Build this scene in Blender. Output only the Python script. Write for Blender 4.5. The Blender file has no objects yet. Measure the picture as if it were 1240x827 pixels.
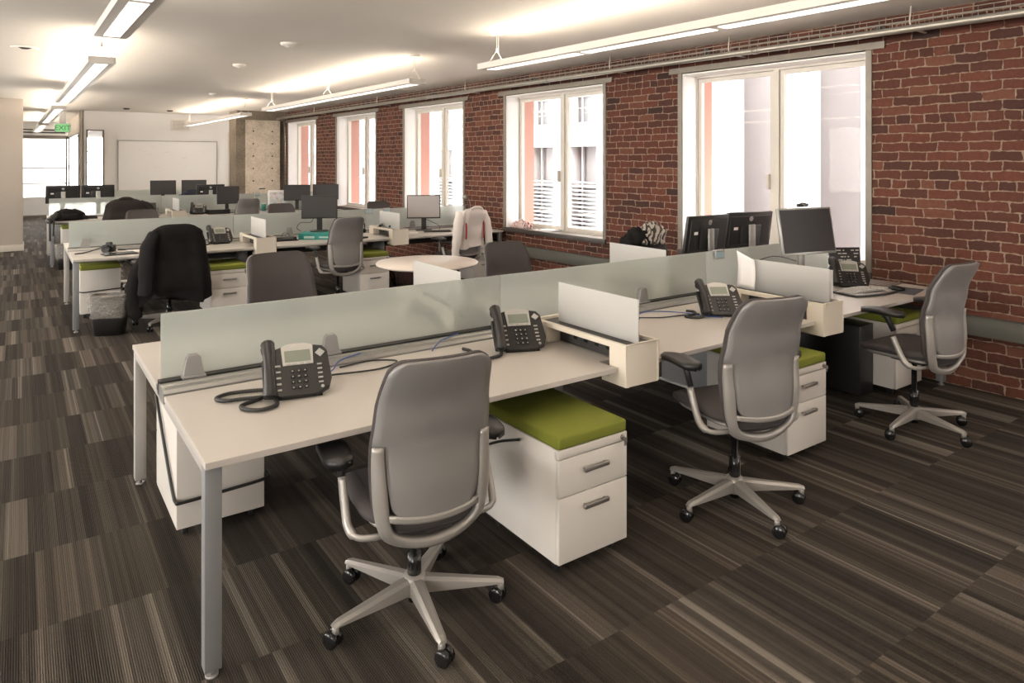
import bpy, bmesh, math, random
from mathutils import Vector, Matrix, noise
PI = math.pi
R = math.radians
sc = bpy.context.scene
col = sc.collection
rnd = random.Random(7)

# ------------------------------------------------------------------ camera
cam_d = bpy.data.cameras.new('camera')
cam = bpy.data.objects.new('camera', cam_d)
col.objects.link(cam)
cam.location = (0, 0, 1.73)
cam.rotation_euler = (R(90), 0, R(-35.196))
cam_d.sensor_width = 36
cam_d.lens = 845 / 1240 * 36
cam_d.shift_y = -(413.5 - 195) / 1240
cam_d.clip_end = 200
sc.camera = cam

# ------------------------------------------------------------------ exposure, world, lamps' strengths
sc.view_settings.view_transform = 'Standard'
sc.view_settings.look = 'None'
sc.view_settings.gamma = 1
sc.view_settings.use_curve_mapping = False
sc.view_settings.exposure = 0.86
sc.cycles.use_denoising = True
sc.cycles.max_bounces = 7
sc.cycles.diffuse_bounces = 4
sc.cycles.glossy_bounces = 3
sc.cycles.transmission_bounces = 6
sc.cycles.transparent_max_bounces = 12
sc.cycles.sample_clamp_indirect = 6
sc.cycles.caustics_reflective = False
sc.cycles.caustics_refractive = False
world = bpy.data.worlds.new('sky')
sc.world = world
world.use_nodes = True
bg = world.node_tree.nodes['Background']
bg.inputs[0].default_value = (1.0, 0.955, 0.90, 1)
bg.inputs[1].default_value = 15.0
LAMP_DOWN = 2.3      # watts per lens cell of a pendant light
LAMP_UP = 3.2
LAMP_COL = (1.0, 0.87, 0.72)

WSK = 0.0372                     # the brick wall is turned 2.1 degrees off the benches
WALLM = Matrix.Translation((6.007, 0, 0)) @ Matrix.Rotation(WSK, 4, 'Z')
WIN = [(-3.95, -2.02), (-0.95, 0.98), (3.12, 5.08), (6.27, 8.24), (9.35, 11.25), (12.38, 14.21), (15.35, 17.14)]
WZ0, WZ1 = 0.78, 2.66
CEIL = 2.93

ADDED_WINL = [(-3.4, -1.2), (2.0, 4.2), (7.2, 9.4), (12.4, 14.6)]  # unseen left-wall windows, added to bring daylight onto ceiling and furniture
WINB = []
for y0, y1 in WIN:               # daylight portals in the window openings
    l = bpy.data.lights.new('daylight_portal', 'AREA')
    l.shape = 'RECTANGLE'; l.size = WZ1 - WZ0; l.size_y = y1 - y0
    l.cycles.is_portal = True
    o = bpy.data.objects.new('daylight_portal', l); col.objects.link(o)
    o.matrix_world = WALLM @ Matrix.Translation((0.40, (y0 + y1) / 2, (WZ0 + WZ1) / 2)) @ Matrix.Rotation(R(90), 4, 'Y')

for x, y, rz, ln in [(-5.6, (a + b) / 2, 0, b - a) for a, b in ADDED_WINL] + [((a + b) / 2, -7.5, 90, b - a) for a, b in WINB]:
    l = bpy.data.lights.new('daylight_portal', 'AREA')
    l.shape = 'RECTANGLE'; l.size = 1.75; l.size_y = ln; l.cycles.is_portal = True
    o = bpy.data.objects.new('daylight_portal', l); col.objects.link(o)
    o.matrix_world = Matrix.Translation((x, y, 1.765)) @ Matrix.Rotation(R(rz), 4, 'Z') @ Matrix.Rotation(R(-90), 4, 'Y')

# ------------------------------------------------------------------ materials
MATS = {}
def newmat(name):
    m = bpy.data.materials.new(name); m.use_nodes = True
    nt = m.node_tree
    return m, nt, nt.nodes['Principled BSDF']
def mat(name, c, rough=0.5, metal=0.0, var=0.0, scale=30, bump=0.0, bscale=200, spec=0.5, **kw):
    if name in MATS: return MATS[name]
    m, nt, b = newmat(name)
    b.inputs['Base Color'].default_value = (*c, 1)
    b.inputs['Roughness'].default_value = rough
    b.inputs['Metallic'].default_value = metal
    b.inputs['Specular IOR Level'].default_value = spec
    tc = nt.nodes.new('ShaderNodeTexCoord')
    n = nt.nodes.new('ShaderNodeTexNoise'); n.inputs['Scale'].default_value = scale
    n.inputs['Detail'].default_value = 4
    nt.links.new(tc.outputs['Object'], n.inputs['Vector'])
    mr = nt.nodes.new('ShaderNodeMapRange')
    mr.inputs['To Min'].default_value = 1 - max(var, .02); mr.inputs['To Max'].default_value = 1 + max(var, .02)
    nt.links.new(n.outputs['Fac'], mr.inputs['Value'])
    mx = nt.nodes.new('ShaderNodeVectorMath'); mx.operation = 'SCALE'
    mx.inputs[0].default_value = c
    nt.links.new(mr.outputs[0], mx.inputs['Scale'])
    nt.links.new(mx.outputs[0], b.inputs['Base Color'])
    if bump:
        n2 = nt.nodes.new('ShaderNodeTexNoise'); n2.inputs['Scale'].default_value = bscale
        nt.links.new(tc.outputs['Object'], n2.inputs['Vector'])
        bp = nt.nodes.new('ShaderNodeBump'); bp.inputs['Strength'].default_value = bump
        bp.inputs['Distance'].default_value = 0.002
        nt.links.new(n2.outputs['Fac'], bp.inputs['Height']); nt.links.new(bp.outputs[0], b.inputs['Normal'])
    for k, v in kw.items():
        b.inputs[k.replace('_', ' ')].default_value = v
    MATS[name] = m
    return m

class NB:                                   # tiny helper for maths in a node tree
    def __init__(s, nt): s.nt = nt
    def m(s, op, a, b=None, c=None):
        n = s.nt.nodes.new('ShaderNodeMath'); n.operation = op
        for i, v in enumerate((a, b, c)):
            if v is None: continue
            if isinstance(v, (int, float)): n.inputs[i].default_value = v
            else: s.nt.links.new(v, n.inputs[i])
        return n.outputs[0]
    def comb(s, x, y, z=0):
        n = s.nt.nodes.new('ShaderNodeCombineXYZ')
        for i, v in enumerate((x, y, z)):
            if isinstance(v, (int, float)): n.inputs[i].default_value = v
            else: s.nt.links.new(v, n.inputs[i])
        return n.outputs[0]
    def white(s, v):
        n = s.nt.nodes.new('ShaderNodeTexWhiteNoise'); n.noise_dimensions = '3D'
        s.nt.links.new(v, n.inputs['Vector']); return n
    def noise(s, v, scale, detail=3):
        n = s.nt.nodes.new('ShaderNodeTexNoise'); n.inputs['Scale'].default_value = scale
        n.inputs['Detail'].default_value = detail
        s.nt.links.new(v, n.inputs['Vector']); return n.outputs['Fac']
    def ramp(s, f, stops, interp='LINEAR'):
        n = s.nt.nodes.new('ShaderNodeValToRGB'); n.color_ramp.interpolation = interp
        e = n.color_ramp.elements
        while len(e) < len(stops): e.new(0.5)
        for el, (p, c) in zip(e, stops): el.position = p; el.color = (*c, 1)
        s.nt.links.new(f, n.inputs[0]); return n.outputs[0]
    def mixc(s, f, a, b, mode='MIX'):
        n = s.nt.nodes.new('ShaderNodeMix'); n.data_type = 'RGBA'; n.blend_type = mode
        for sock, v in ((n.inputs[0], f), (n.inputs[6], a), (n.inputs[7], b)):
            if isinstance(v, (int, float)): sock.default_value = v
            elif isinstance(v, tuple): sock.default_value = (*v, 1)
            else: s.nt.links.new(v, sock)
        return n.outputs[2]
    def sep(s, v):
        n = s.nt.nodes.new('ShaderNodeSeparateXYZ'); s.nt.links.new(v, n.inputs[0]); return n.outputs
    def obj(s):
        return s.nt.nodes.new('ShaderNodeTexCoord').outputs['Object']
    def bump(s, h, dist, strength, b):
        n = s.nt.nodes.new('ShaderNodeBump'); n.inputs['Distance'].default_value = dist
        n.inputs['Strength'].default_value = strength
        s.nt.links.new(h, n.inputs['Height']); s.nt.links.new(n.outputs[0], b.inputs['Normal'])

def brick_mat():
    m, nt, b = newmat('old_brick'); q = NB(nt)
    P = q.obj(); X, Y, Z = q.sep(P)
    d1 = q.m('MULTIPLY', q.m('SUBTRACT', q.noise(P, 11, 4), .5), .034)
    P2 = q.comb(q.m('ADD', X, 5.3), q.m('ADD', Y, 3.1), Z)
    d2 = q.m('MULTIPLY', q.m('SUBTRACT', q.noise(P2, 7, 4), .5), .032)
    h = .0752
    u = q.m('ADD', Y, d1); v = q.m('DIVIDE', q.m('ADD', Z, d2), h)
    row = q.m('FLOOR', v)
    hd = q.m('LESS_THAN', q.m('MODULO', q.m('ADD', row, 1), 7), .5)
    bw = q.m('SUBTRACT', .215, q.m('MULTIPLY', hd, .106))
    jit = q.white(q.comb(row, 3.3)).outputs[0]
    off = q.m('ADD', q.m('MULTIPLY', q.m('MODULO', row, 2), .5), q.m('MULTIPLY', jit, .35))
    uu = q.m('ADD', q.m('DIVIDE', u, bw), off)
    cl = q.m('FLOOR', uu)
    fx = q.m('MULTIPLY', q.m('FRACT', uu), bw); fz = q.m('MULTIPLY', q.m('FRACT', v), h)
    dx = q.m('MINIMUM', fx, q.m('SUBTRACT', bw, fx)); dz = q.m('MINIMUM', fz, q.m('SUBTRACT', h, fz))
    dd = q.m('SMOOTH_MIN', dx, dz, .014)
    dd = q.m('ADD', dd, q.m('MULTIPLY', q.m('SUBTRACT', q.noise(P, 30, 5), .5), .019))
    mask = nt.nodes.new('ShaderNodeMapRange'); mask.interpolation_type = 'SMOOTHSTEP'
    mask.inputs['From Min'].default_value = .0028; mask.inputs['From Max'].default_value = .0060
    nt.links.new(dd, mask.inputs['Value']); mk = mask.outputs[0]
    idn = q.white(q.comb(cl, row, 1.7))
    base = q.ramp(idn.outputs[0], [(0, (.030, .023, .022)), (.03, (.075, .036, .030)), (.3, (.110, .042, .030)), (.6, (.140, .050, .034)), (.85, (.180, .061, .040)), (1, (.22, .092, .060))])
    nz = q.noise(P, 28, 5)
    base = q.mixc(q.m('MULTIPLY', nz, .75), base, (.065, .026, .018))
    spk = q.m('GREATER_THAN', q.noise(P, 130, 2), .69)
    base = q.mixc(q.m('MULTIPLY', spk, .35), base, (.36, .27, .21))
    mort = q.mixc(q.noise(P, 60, 3), (.25, .18, .135), (.42, .315, .24))
    c = q.mixc(mk, mort, base)
    nt.links.new(c, b.inputs['Base Color'])
    b.inputs['Roughness'].default_value = .85; b.inputs['Specular IOR Level'].default_value = .25
    hh = q.m('ADD', mk, q.m('MULTIPLY', q.noise(P, 70, 4), .5))
    q.bump(hh, .012, 1.0, b)
    return m

def carpet_mat():
    m, nt, b = newmat('striped_carpet_tiles'); q = NB(nt)
    P = q.obj(); X, Y, Z = q.sep(P)
    ry = q.m('DIVIDE', q.m('SUBTRACT', Y, 1.25), .622)
    row = q.m('FLOOR', ry)
    tj = q.white(q.comb(row, 9.1)).outputs[0]
    tx = q.m('FLOOR', q.m('ADD', q.m('DIVIDE', X, .61), tj))
    def W(w, k):
        cx = q.m('FLOOR', q.m('ADD', q.m('DIVIDE', X, w), q.m('MULTIPLY', tj, 17 + k)))
        return q.white(q.comb(cx, row, k)).outputs[0]
    tile = q.white(q.comb(tx, row, 40)).outputs[0]
    wide, mid, fin, hair = W(.088, 1), W(.036, 2), W(.016, 3), W(.0085, 4)
    v = q.m('ADD', q.m('MULTIPLY', wide, .40), q.m('MULTIPLY', mid, .30))
    v = q.m('ADD', v, q.m('ADD', q.m('MULTIPLY', fin, .15), q.m('MULTIPLY', hair, .08)))
    v = q.m('ADD', v, q.m('MULTIPLY', tile, .09))
    c = q.ramp(v, [(.12, (.024, .021, .019)), (.38, (.040, .035, .030)), (.58, (.062, .054, .046)), (.72, (.100, .088, .075)), (.85, (.19, .172, .148))])
    warm = q.white(q.comb(tx, row, 71)).outputs[0]
    c = q.mixc(q.m('MULTIPLY', warm, .45), c, (1.0, .88, .78), 'MULTIPLY')
    rib = q.m('SINE', q.m('MULTIPLY', X, 2 * PI / .0075))
    nz = q.noise(P, 260, 3)
    sx = q.m('ADD', q.m('DIVIDE', X, .029), q.m('MULTIPLY', tj, 5.3))
    dk = q.m('MULTIPLY', q.m('LESS_THAN', q.m('FRACT', sx), .09), q.m('GREATER_THAN', q.white(q.comb(q.m('FLOOR', sx), row, 13)).outputs[0], .55))
    br = q.m('ADD', q.m('MULTIPLY', rib, .17), q.m('SUBTRACT', q.m('ADD', -.02, q.m('MULTIPLY', nz, 2.1)), q.m('MULTIPLY', dk, .32)))
    br = q.m('MAXIMUM', br, .15)
    sc_ = nt.nodes.new('ShaderNodeVectorMath'); sc_.operation = 'SCALE'
    nt.links.new(c, sc_.inputs[0]); nt.links.new(br, sc_.inputs['Scale'])
    nt.links.new(sc_.outputs[0], b.inputs['Base Color'])
    b.inputs['Roughness'].default_value = .95; b.inputs['Specular IOR Level'].default_value = .12
    q.bump(q.m('ADD', q.m('MULTIPLY', rib, .4), nz), .003, .6, b)
    return m

def concrete_mat(name, a, c2):
    m, nt, b = newmat(name); q = NB(nt); P = q.obj()
    f = q.m('ADD', q.m('MULTIPLY', q.noise(P, 3, 6), .5), q.m('MULTIPLY', q.noise(P, 30, 5), .5))
    c = q.ramp(f, [(.3, a), (.6, c2)])
    vo = nt.nodes.new('ShaderNodeTexVoronoi'); vo.inputs['Scale'].default_value = 26
    nt.links.new(P, vo.inputs['Vector'])
    pit = q.m('LESS_THAN', vo.outputs['Distance'], .12)
    c = q.mixc(q.m('MULTIPLY', pit, .5), c, tuple(x * .45 for x in a))
    nt.links.new(c, b.inputs['Base Color']); b.inputs['Roughness'].default_value = .9
    q.bump(f, .01, .6, b)
    return m

def frosted(name, c, trans, rough=.45):
    m, nt, b = newmat(name); q = NB(nt)
    b.inputs['Base Color'].default_value = (*c, 1)
    b.inputs['Transmission Weight'].default_value = 1; b.inputs['Roughness'].default_value = rough
    b.inputs['IOR'].default_value = 1.12
    d = nt.nodes.new('ShaderNodeBsdfDiffuse'); d.inputs['Color'].default_value = (*c, 1)
    t = nt.nodes.new('ShaderNodeBsdfTranslucent'); t.inputs['Color'].default_value = (*c, 1)
    m1 = nt.nodes.new('ShaderNodeMixShader'); m1.inputs[0].default_value = .5
    nt.links.new(d.outputs[0], m1.inputs[1]); nt.links.new(t.outputs[0], m1.inputs[2])
    m2 = nt.nodes.new('ShaderNodeMixShader'); 
    nz = q.noise(q.obj(), 3, 2)
    nt.links.new(q.m('ADD', trans - .02, q.m('MULTIPLY', nz, .04)), m2.inputs[0])
    nt.links.new(m1.outputs[0], m2.inputs[1]); nt.links.new(b.outputs[0], m2.inputs[2])
    nt.links.new(m2.outputs[0], nt.nodes['Material Output'].inputs[0])
    return m

def clear_glass(name, tint=(1, 1, 1), refl=.12):
    m, nt, b = newmat(name); q = NB(nt)
    t = nt.nodes.new('ShaderNodeBsdfTransparent'); t.inputs[0].default_value = (*tint, 1)
    g = nt.nodes.new('ShaderNodeBsdfGlossy'); g.inputs['Roughness'].default_value = .03
    fr = nt.nodes.new('ShaderNodeFresnel'); fr.inputs[0].default_value = 1.3
    mx = nt.nodes.new('ShaderNodeMixShader')
    nz = q.noise(q.obj(), 2, 2)
    nt.links.new(q.m('MULTIPLY', fr.outputs[0], q.m('ADD', refl * 5, q.m('MULTIPLY', nz, .1))), mx.inputs[0])
    nt.links.new(t.outputs[0], mx.inputs[1]); nt.links.new(g.outputs[0], mx.inputs[2])
    nt.links.new(mx.outputs[0], nt.nodes['Material Output'].inputs[0])
    return m

def emit(name, c, s):
    m, nt, b = newmat(name); q = NB(nt)
    b.inputs['Base Color'].default_value = (*[x * .35 for x in c], 1)
    b.inputs['Emission Color'].default_value = (*c, 1)
    nz = q.noise(q.obj(), 8, 2)
    nt.links.new(q.m('MULTIPLY', q.m('ADD', .95, q.m('MULTIPLY', nz, .1)), s), b.inputs['Emission Strength'])
    return m

BRICK = brick_mat(); CARPET = carpet_mat()
CONC = concrete_mat('board_marked_concrete', (.40, .33, .25), (.66, .58, .47))
CONC_D = concrete_mat('brown_and_shaded_concrete', (.12, .095, .07), (.24, .20, .15))  # brown side, plus shade painted on the column's right side
CEILM = mat('ceiling_paint', (.86, .82, .765), .9, var=.03, scale=1.5)
WHITEP = mat('white_wall_paint', (.86, .85, .84), .85, var=.02, scale=2)
BEIGEP = mat('beige_wall_paint', (.47, .42, .365), .85, var=.02, scale=2)
REVEAL = mat('white_reveal_paint', (.84, .83, .82), .7, var=.03, scale=6)
SASH = mat('cream_window_frame', (.66, .62, .56), .45, var=.03)
STEEL = mat('grey_steel_trim', (.225, .20, .17), .5, .5, var=.15, scale=12)
DSTEEL = mat('dark_sill_steel', (.085, .075, .068), .45, .3, var=.12, scale=10)
GALV = mat('galvanised_metal', (.38, .36, .32), .38, .7, var=.15, scale=25)
RACE = mat('grey_raceway_paint', (.105, .105, .09), .5, var=.06, scale=8)
PINK = mat('pink_outer_brick', (.42, .20, .16), .9, var=.08, scale=8)
TOPW = mat('white_laminate', (.52, .485, .45), .38, var=.015, scale=6)
TOPE = mat('laminate_edge', (.60, .56, .50), .5, var=.02)
RAILM = mat('grey_rail_aluminium', (.33, .325, .31), .40, .5, var=.05, scale=15)
ALU = mat('silver_aluminium', (.40, .395, .39), .38, .55, var=.04, scale=15)
LEGM = mat('grey_powder_coat', (.27, .275, .285), .45, .35, var=.04, scale=15)
LEGL = mat('light_powder_coat', (.47, .45, .42), .45, .25, var=.04, scale=15)
BLACK = mat('black_plastic', (.018, .017, .017), .42, var=.1, bump=.15, bscale=400)
BLACKG = mat('black_gloss_plastic', (.012, .012, .012), .2, var=.1)
DARKG = mat('dark_grey_plastic', (.045, .042, .04), .5, var=.08)
CREAM = mat('hub_cream_plastic', (.70, .64, .545), .42, var=.02, scale=8)
PEDW = mat('pedestal_white_metal', (.66, .625, .58), .42, var=.02, scale=5)
GREEN = mat('lime_green_fabric', (.185, .205, .022), .85, var=.12, scale=350, bump=.4, bscale=900)
HANDLE = mat('brushed_nickel', (.34, .32, .30), .35, .8, var=.06, scale=60)
SHELL = mat('grey_shell_plastic', (.245, .235, .230), .38, .15, var=.03, scale=12, bump=.05, bscale=600)
SILV = mat('silver_painted_plastic', (.36, .34, .315), .36, .35, var=.03, scale=12)
FABRIC = mat('dark_taupe_mesh_fabric', (.062, .053, .052), .9, var=.15, scale=500, bump=.5, bscale=1200)
FROST = frosted('frosted_green_glass', (.82, .865, .83), .54, .40)
FROSTW = frosted('frosted_white_acrylic', (.86, .86, .84), .22, .6)
FEDGE = mat('glass_edge', (.62, .80, .74), .2, var=.05)
WGLASS = clear_glass('window_glass', refl=.025)
LENS = emit('glowing_lamp_lens', (1, .93, .82), 1.1)
LAMPW = mat('lamp_housing_paint', (.74, .70, .64), .45, .1, var=.03)
SCREEN = mat('dark_screen', (.030, .027, .027), .5, var=.05, spec=.25)
SCREENG = mat('grey_screen', (.055, .053, .053), .45, var=.05, spec=.35)
STANDM = mat('monitor_stand_silver', (.38, .38, .36), .35, .6, var=.04)
PAPER = mat('white_paper', (.82, .80, .79), .8, var=.02)
PAPERP = mat('pale_pink_paper', (.76, .70, .69), .8, var=.05, scale=14)
TEAL = mat('teal_cardboard', (.03, .30, .26), .5, var=.3, scale=22)
BLUE = mat('blue_cable', (.03, .08, .32), .4, var=.1)
COAT = mat('charcoal_wool', (.016, .0145, .0145), .95, var=.2, scale=60, bump=.5, bscale=500, spec=.15)
COATB = mat('brown_grey_fabric', (.04, .033, .031), .95, var=.2, scale=60, bump=.5, bscale=500, spec=.15)
HOODIE = mat('white_jersey', (.74, .68, .64), .9, var=.05, scale=40, bump=.4, bscale=400)
RED = mat('red_stripe', (.45, .03, .04), .8, var=.1)
def liner_mat():
    m, nt, b = newmat('clear_bin_liner'); q = NB(nt); P = q.obj()
    b.inputs['Base Color'].default_value = (.62, .58, .53, 1); b.inputs['Roughness'].default_value = .18
    n = q.noise(P, 30, 6); q.bump(n, .03, 1.0, b)
    t = nt.nodes.new('ShaderNodeBsdfTransparent'); mx = nt.nodes.new('ShaderNodeMixShader')
    X, Y, Z = q.sep(P)
    n2 = q.noise(q.comb(q.m('MULTIPLY', X, .5), q.m('MULTIPLY', Y, .5), Z), 16, 3)
    nt.links.new(q.m('ADD', .08, q.m('MULTIPLY', n2, .42)), mx.inputs[0])
    nt.links.new(t.outputs[0], mx.inputs[1]); nt.links.new(b.outputs[0], mx.inputs[2])
    nt.links.new(mx.outputs[0], nt.nodes['Material Output'].inputs[0])
    return m
LINER = liner_mat()
BOARDW = mat('whiteboard_surface', (.88, .87, .86), .2, var=.02, scale=2)
LCD = mat('phone_lcd', (.22, .245, .20), .3, var=.06, scale=30)
LCDG = mat('phone_lcd_green', (.12, .13, .045), .3, var=.06, scale=30)
KEYM = mat('key_grey', (.42, .41, .39), .5, var=.05)
TRAYM = mat('under_desk_tray', (.05, .048, .047), .5, var=.06)
YEL = mat('yellow_note', (.85, .62, .10), .7, var=.05)

# ------------------------------------------------------------------ mesh helpers
class MB:
    def __init__(s): s.bm = bmesh.new(); s.mats = []; s.cur = 0
    def use(s, m):
        if m not in s.mats: s.mats.append(m)
        s.cur = s.mats.index(m); return s
    def _tag(s, faces, smooth=False):
        for f in faces: f.material_index = s.cur; f.smooth = smooth
    def box(s, x0, x1, y0, y1, z0, z1, bev=0, M=None, seg=2):
        t = bmesh.new()
        bmesh.ops.create_cube(t, size=1)
        for v in t.verts:
            v.co = Vector(((x0 + x1) / 2 + v.co.x * (x1 - x0), (y0 + y1) / 2 + v.co.y * (y1 - y0), (z0 + z1) / 2 + v.co.z * (z1 - z0)))
        if bev: bmesh.ops.bevel(t, geom=t.edges[:] , offset=bev, segments=seg, affect='EDGES', profile=.5)
        s._merge(t, M, bev > 0); return s
    def _merge(s, t, M=None, smooth=False):
        mp = {}
        for v in t.verts:
            mp[v] = s.bm.verts.new(M @ v.co if M else v.co)
        flip = bool(M) and M.determinant() < 0
        for f in t.faces:
            vs = [mp[v] for v in f.verts]
            if flip: vs.reverse()
            try: nf = s.bm.faces.new(vs)
            except ValueError: continue
            nf.material_index = s.cur; nf.smooth = smooth
        t.free()
    def prism(s, pts, a0, a1, axis='Z', M=None, bev=0, smooth=False):
        t = bmesh.new()
        def mk(p, a):
            if axis == 'Z': return Vector((p[0], p[1], a))
            if axis == 'X': return Vector((a, p[0], p[1]))
            return Vector((p[0], a, p[1]))
        lo = [t.verts.new(mk(p, a0)) for p in pts]; hi = [t.verts.new(mk(p, a1)) for p in pts]
        n = len(pts)
        t.faces.new(lo[::-1]); t.faces.new(hi)
        for i in range(n): t.faces.new((lo[i], lo[(i + 1) % n], hi[(i + 1) % n], hi[i]))
        bmesh.ops.recalc_face_normals(t, faces=t.faces[:])
        if bev: bmesh.ops.bevel(t, geom=t.edges[:], offset=bev, segments=2, affect='EDGES', profile=.5)
        s._merge(t, M, smooth); return s
    def cyl(s, p0, p1, r0, r1=None, n=16, cap=True):
        return s.tube([p0, p1], [r0, r1 if r1 is not None else r0], n, cap)
    def tube(s, pts, r, n=8, cap=True, sx=1, closed=False):
        pts = [Vector(p) for p in pts]
        rs = r if isinstance(r, (list, tuple)) else [r] * len(pts)
        rings = []; up = None
        L = len(pts)
        for i, p in enumerate(pts):
            if closed: d = pts[(i + 1) % L] - pts[i - 1]
            else: d = pts[min(i + 1, L - 1)] - pts[max(i - 1, 0)]
            d = d.normalized() if d.length > 1e-9 else Vector((0, 0, 1))
            if up is None: up = Vector((0, 0, 1)) if abs(d.z) < .9 else Vector((0, 1, 0))
            a = d.cross(up)
            if a.length < 1e-4: a = d.cross(Vector((1, 0, 0)))
            a.normalize(); b = a.cross(d).normalized(); up = b
            rings.append([s.bm.verts.new(p + (a * math.cos(2 * PI * k / n) * sx + b * math.sin(2 * PI * k / n)) * rs[i]) for k in range(n)])
        fs = []
        for i in range(L if closed else L - 1):
            A, B = rings[i], rings[(i + 1) % L]
            for k in range(n):
                fs.append(s.bm.faces.new((A[k], A[(k + 1) % n], B[(k + 1) % n], B[k])))
        s._tag(fs, True)
        if cap and not closed:
            s._tag([s.bm.faces.new(rings[0][::-1]), s.bm.faces.new(rings[-1])])
        return s
    def lathe(s, prof, c=(0, 0, 0), n=24, M=None):
        t = bmesh.new(); rings = []
        for r, z in prof:
            rings.append([t.verts.new((c[0] + r * math.cos(2 * PI * k / n), c[1] + r * math.sin(2 * PI * k / n), c[2] + z)) for k in range(n)])
        for A, B in zip(rings, rings[1:]):
            for k in range(n): t.faces.new((A[k], A[(k + 1) % n], B[(k + 1) % n], B[k]))
        if prof[0][0] > 1e-6: t.faces.new(rings[0][::-1])
        if prof[-1][0] > 1e-6: t.faces.new(rings[-1])
        bmesh.ops.remove_doubles(t, verts=t.verts[:], dist=1e-6)
        s._merge(t, M, True); return s
    def sheet(s, rows, thick, smooth=True):
        """closed thin shell from a grid of (point, normal) pairs"""
        F = [[s.bm.verts.new(p + nn * thick / 2) for p, nn in row] for row in rows]
        B = [[s.bm.verts.new(p - nn * thick / 2) for p, nn in row] for row in rows]
        fs = []
        nr, nc = len(rows), len(rows[0])
        for i in range(nr - 1):
            for j in range(nc - 1):
                fs.append(s.bm.faces.new((F[i][j], F[i][j + 1], F[i + 1][j + 1], F[i + 1][j])))
                fs.append(s.bm.faces.new((B[i][j], B[i + 1][j], B[i + 1][j + 1], B[i][j + 1])))
        ed = [(0, j) for j in range(nc)] + [(i, nc - 1) for i in range(1, nr)] + [(nr - 1, j) for j in range(nc - 2, -1, -1)] + [(i, 0) for i in range(nr - 2, 0, -1)]
        for a, b in zip(ed, ed[1:] + ed[:1]):
            fs.append(s.bm.faces.new((F[a[0]][a[1]], B[a[0]][a[1]], B[b[0]][b[1]], F[b[0]][b[1]])))
        s._tag(fs, smooth); return s
    def build(s, name, m=None, parent=None, M=None, bevel=0, subd=0, wn=False):
        bmesh.ops.remove_doubles(s.bm, verts=s.bm.verts[:], dist=1e-5)
        bmesh.ops.recalc_face_normals(s.bm, faces=s.bm.faces[:])
        me = bpy.data.meshes.new(name); s.bm.to_mesh(me); s.bm.free()
        if s.mats:
            for x in s.mats: me.materials.append(x)
        elif m: me.materials.append(m)
        o = bpy.data.objects.new(name, me); col.objects.link(o)
        if parent: o.parent = parent
        if M is not None: o.matrix_local = M
        if bevel:
            b = o.modifiers.new('bevel', 'BEVEL'); b.width = bevel; b.segments = 2; b.limit_method = 'ANGLE'; b.angle_limit = R(50)
        if subd:
            b = o.modifiers.new('sub', 'SUBSURF'); b.levels = subd; b.render_levels = subd
        return o

def empty(name, loc=(0, 0, 0), rz=0):
    o = bpy.data.objects.new(name, None); col.objects.link(o)
    o.location = loc; o.rotation_euler = (0, 0, rz); o.empty_display_size = .1
    return o
def tag(o, label, cat, group=None):
    o['label'] = label; o['category'] = cat
    if group: o['group'] = group
    return o
def struct(o):
    o['kind'] = 'structure'; return o
def copy_tree(o, parent=None):
    c = o.copy(); col.objects.link(c); c.parent = parent
    for ch in o.children: copy_tree(ch, c)
    return c
def place(proto, used, loc, rz, label, group=None):
    if not used: o = proto; used.append(1)
    else:
        o = copy_tree(proto)
        if 'group' in o.keys() and not group: del o['group']
    o.location = loc; o.rotation_euler = (0, 0, rz); o['label'] = label
    if group: o['group'] = group
    return o
def lerp_tab(tab, t):
    if t <= tab[0][0]: return tab[0][1]
    for (a, va), (b, vb) in zip(tab, tab[1:]):
        if t <= b:
            k = (t - a) / (b - a); return va + (vb - va) * k
    return tab[-1][1]
def smooth_tab(tab, t):
    if t <= tab[0][0]: return tab[0][1]
    for (a, va), (b, vb) in zip(tab, tab[1:]):
        if t <= b:
            k = (t - a) / (b - a); k = k * k * (3 - 2 * k); return va + (vb - va) * k
    return tab[-1][1]
def catmull(pts, n=6):
    P = [Vector(p) for p in pts]; out = []
    for i in range(len(P) - 1):
        p0 = P[max(i - 1, 0)]; p1 = P[i]; p2 = P[i + 1]; p3 = P[min(i + 2, len(P) - 1)]
        for k in range(n):
            t = k / n
            out.append(.5 * ((2 * p1) + (p2 - p0) * t + (2 * p0 - 5 * p1 + 4 * p2 - p3) * t * t + (3 * p1 - p0 - 3 * p2 + p3) * t ** 3))
    out.append(P[-1]); return out
def text_obj(name, s, size, m, parent, M, extrude=.0006):
    cu = bpy.data.curves.new(name, 'FONT'); cu.body = s; cu.size = size; cu.extrude = extrude
    cu.align_x = 'CENTER'; cu.align_y = 'CENTER'; cu.resolution_u = 3
    t = bpy.data.objects.new('t', cu); col.objects.link(t)
    bpy.context.view_layer.update()
    me = bpy.data.meshes.new_from_object(t.evaluated_get(bpy.context.evaluated_depsgraph_get()))
    bpy.data.objects.remove(t)
    me.materials.clear(); me.materials.append(m)
    o = bpy.data.objects.new(name, me); col.objects.link(o); o.parent = parent; o.matrix_local = M
    return o
FRONT = Matrix.Rotation(R(90), 4, 'X')                     # text that faces -Y
BACK = Matrix.Rotation(PI, 4, 'Z') @ FRONT                  # text that faces +Y

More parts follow.
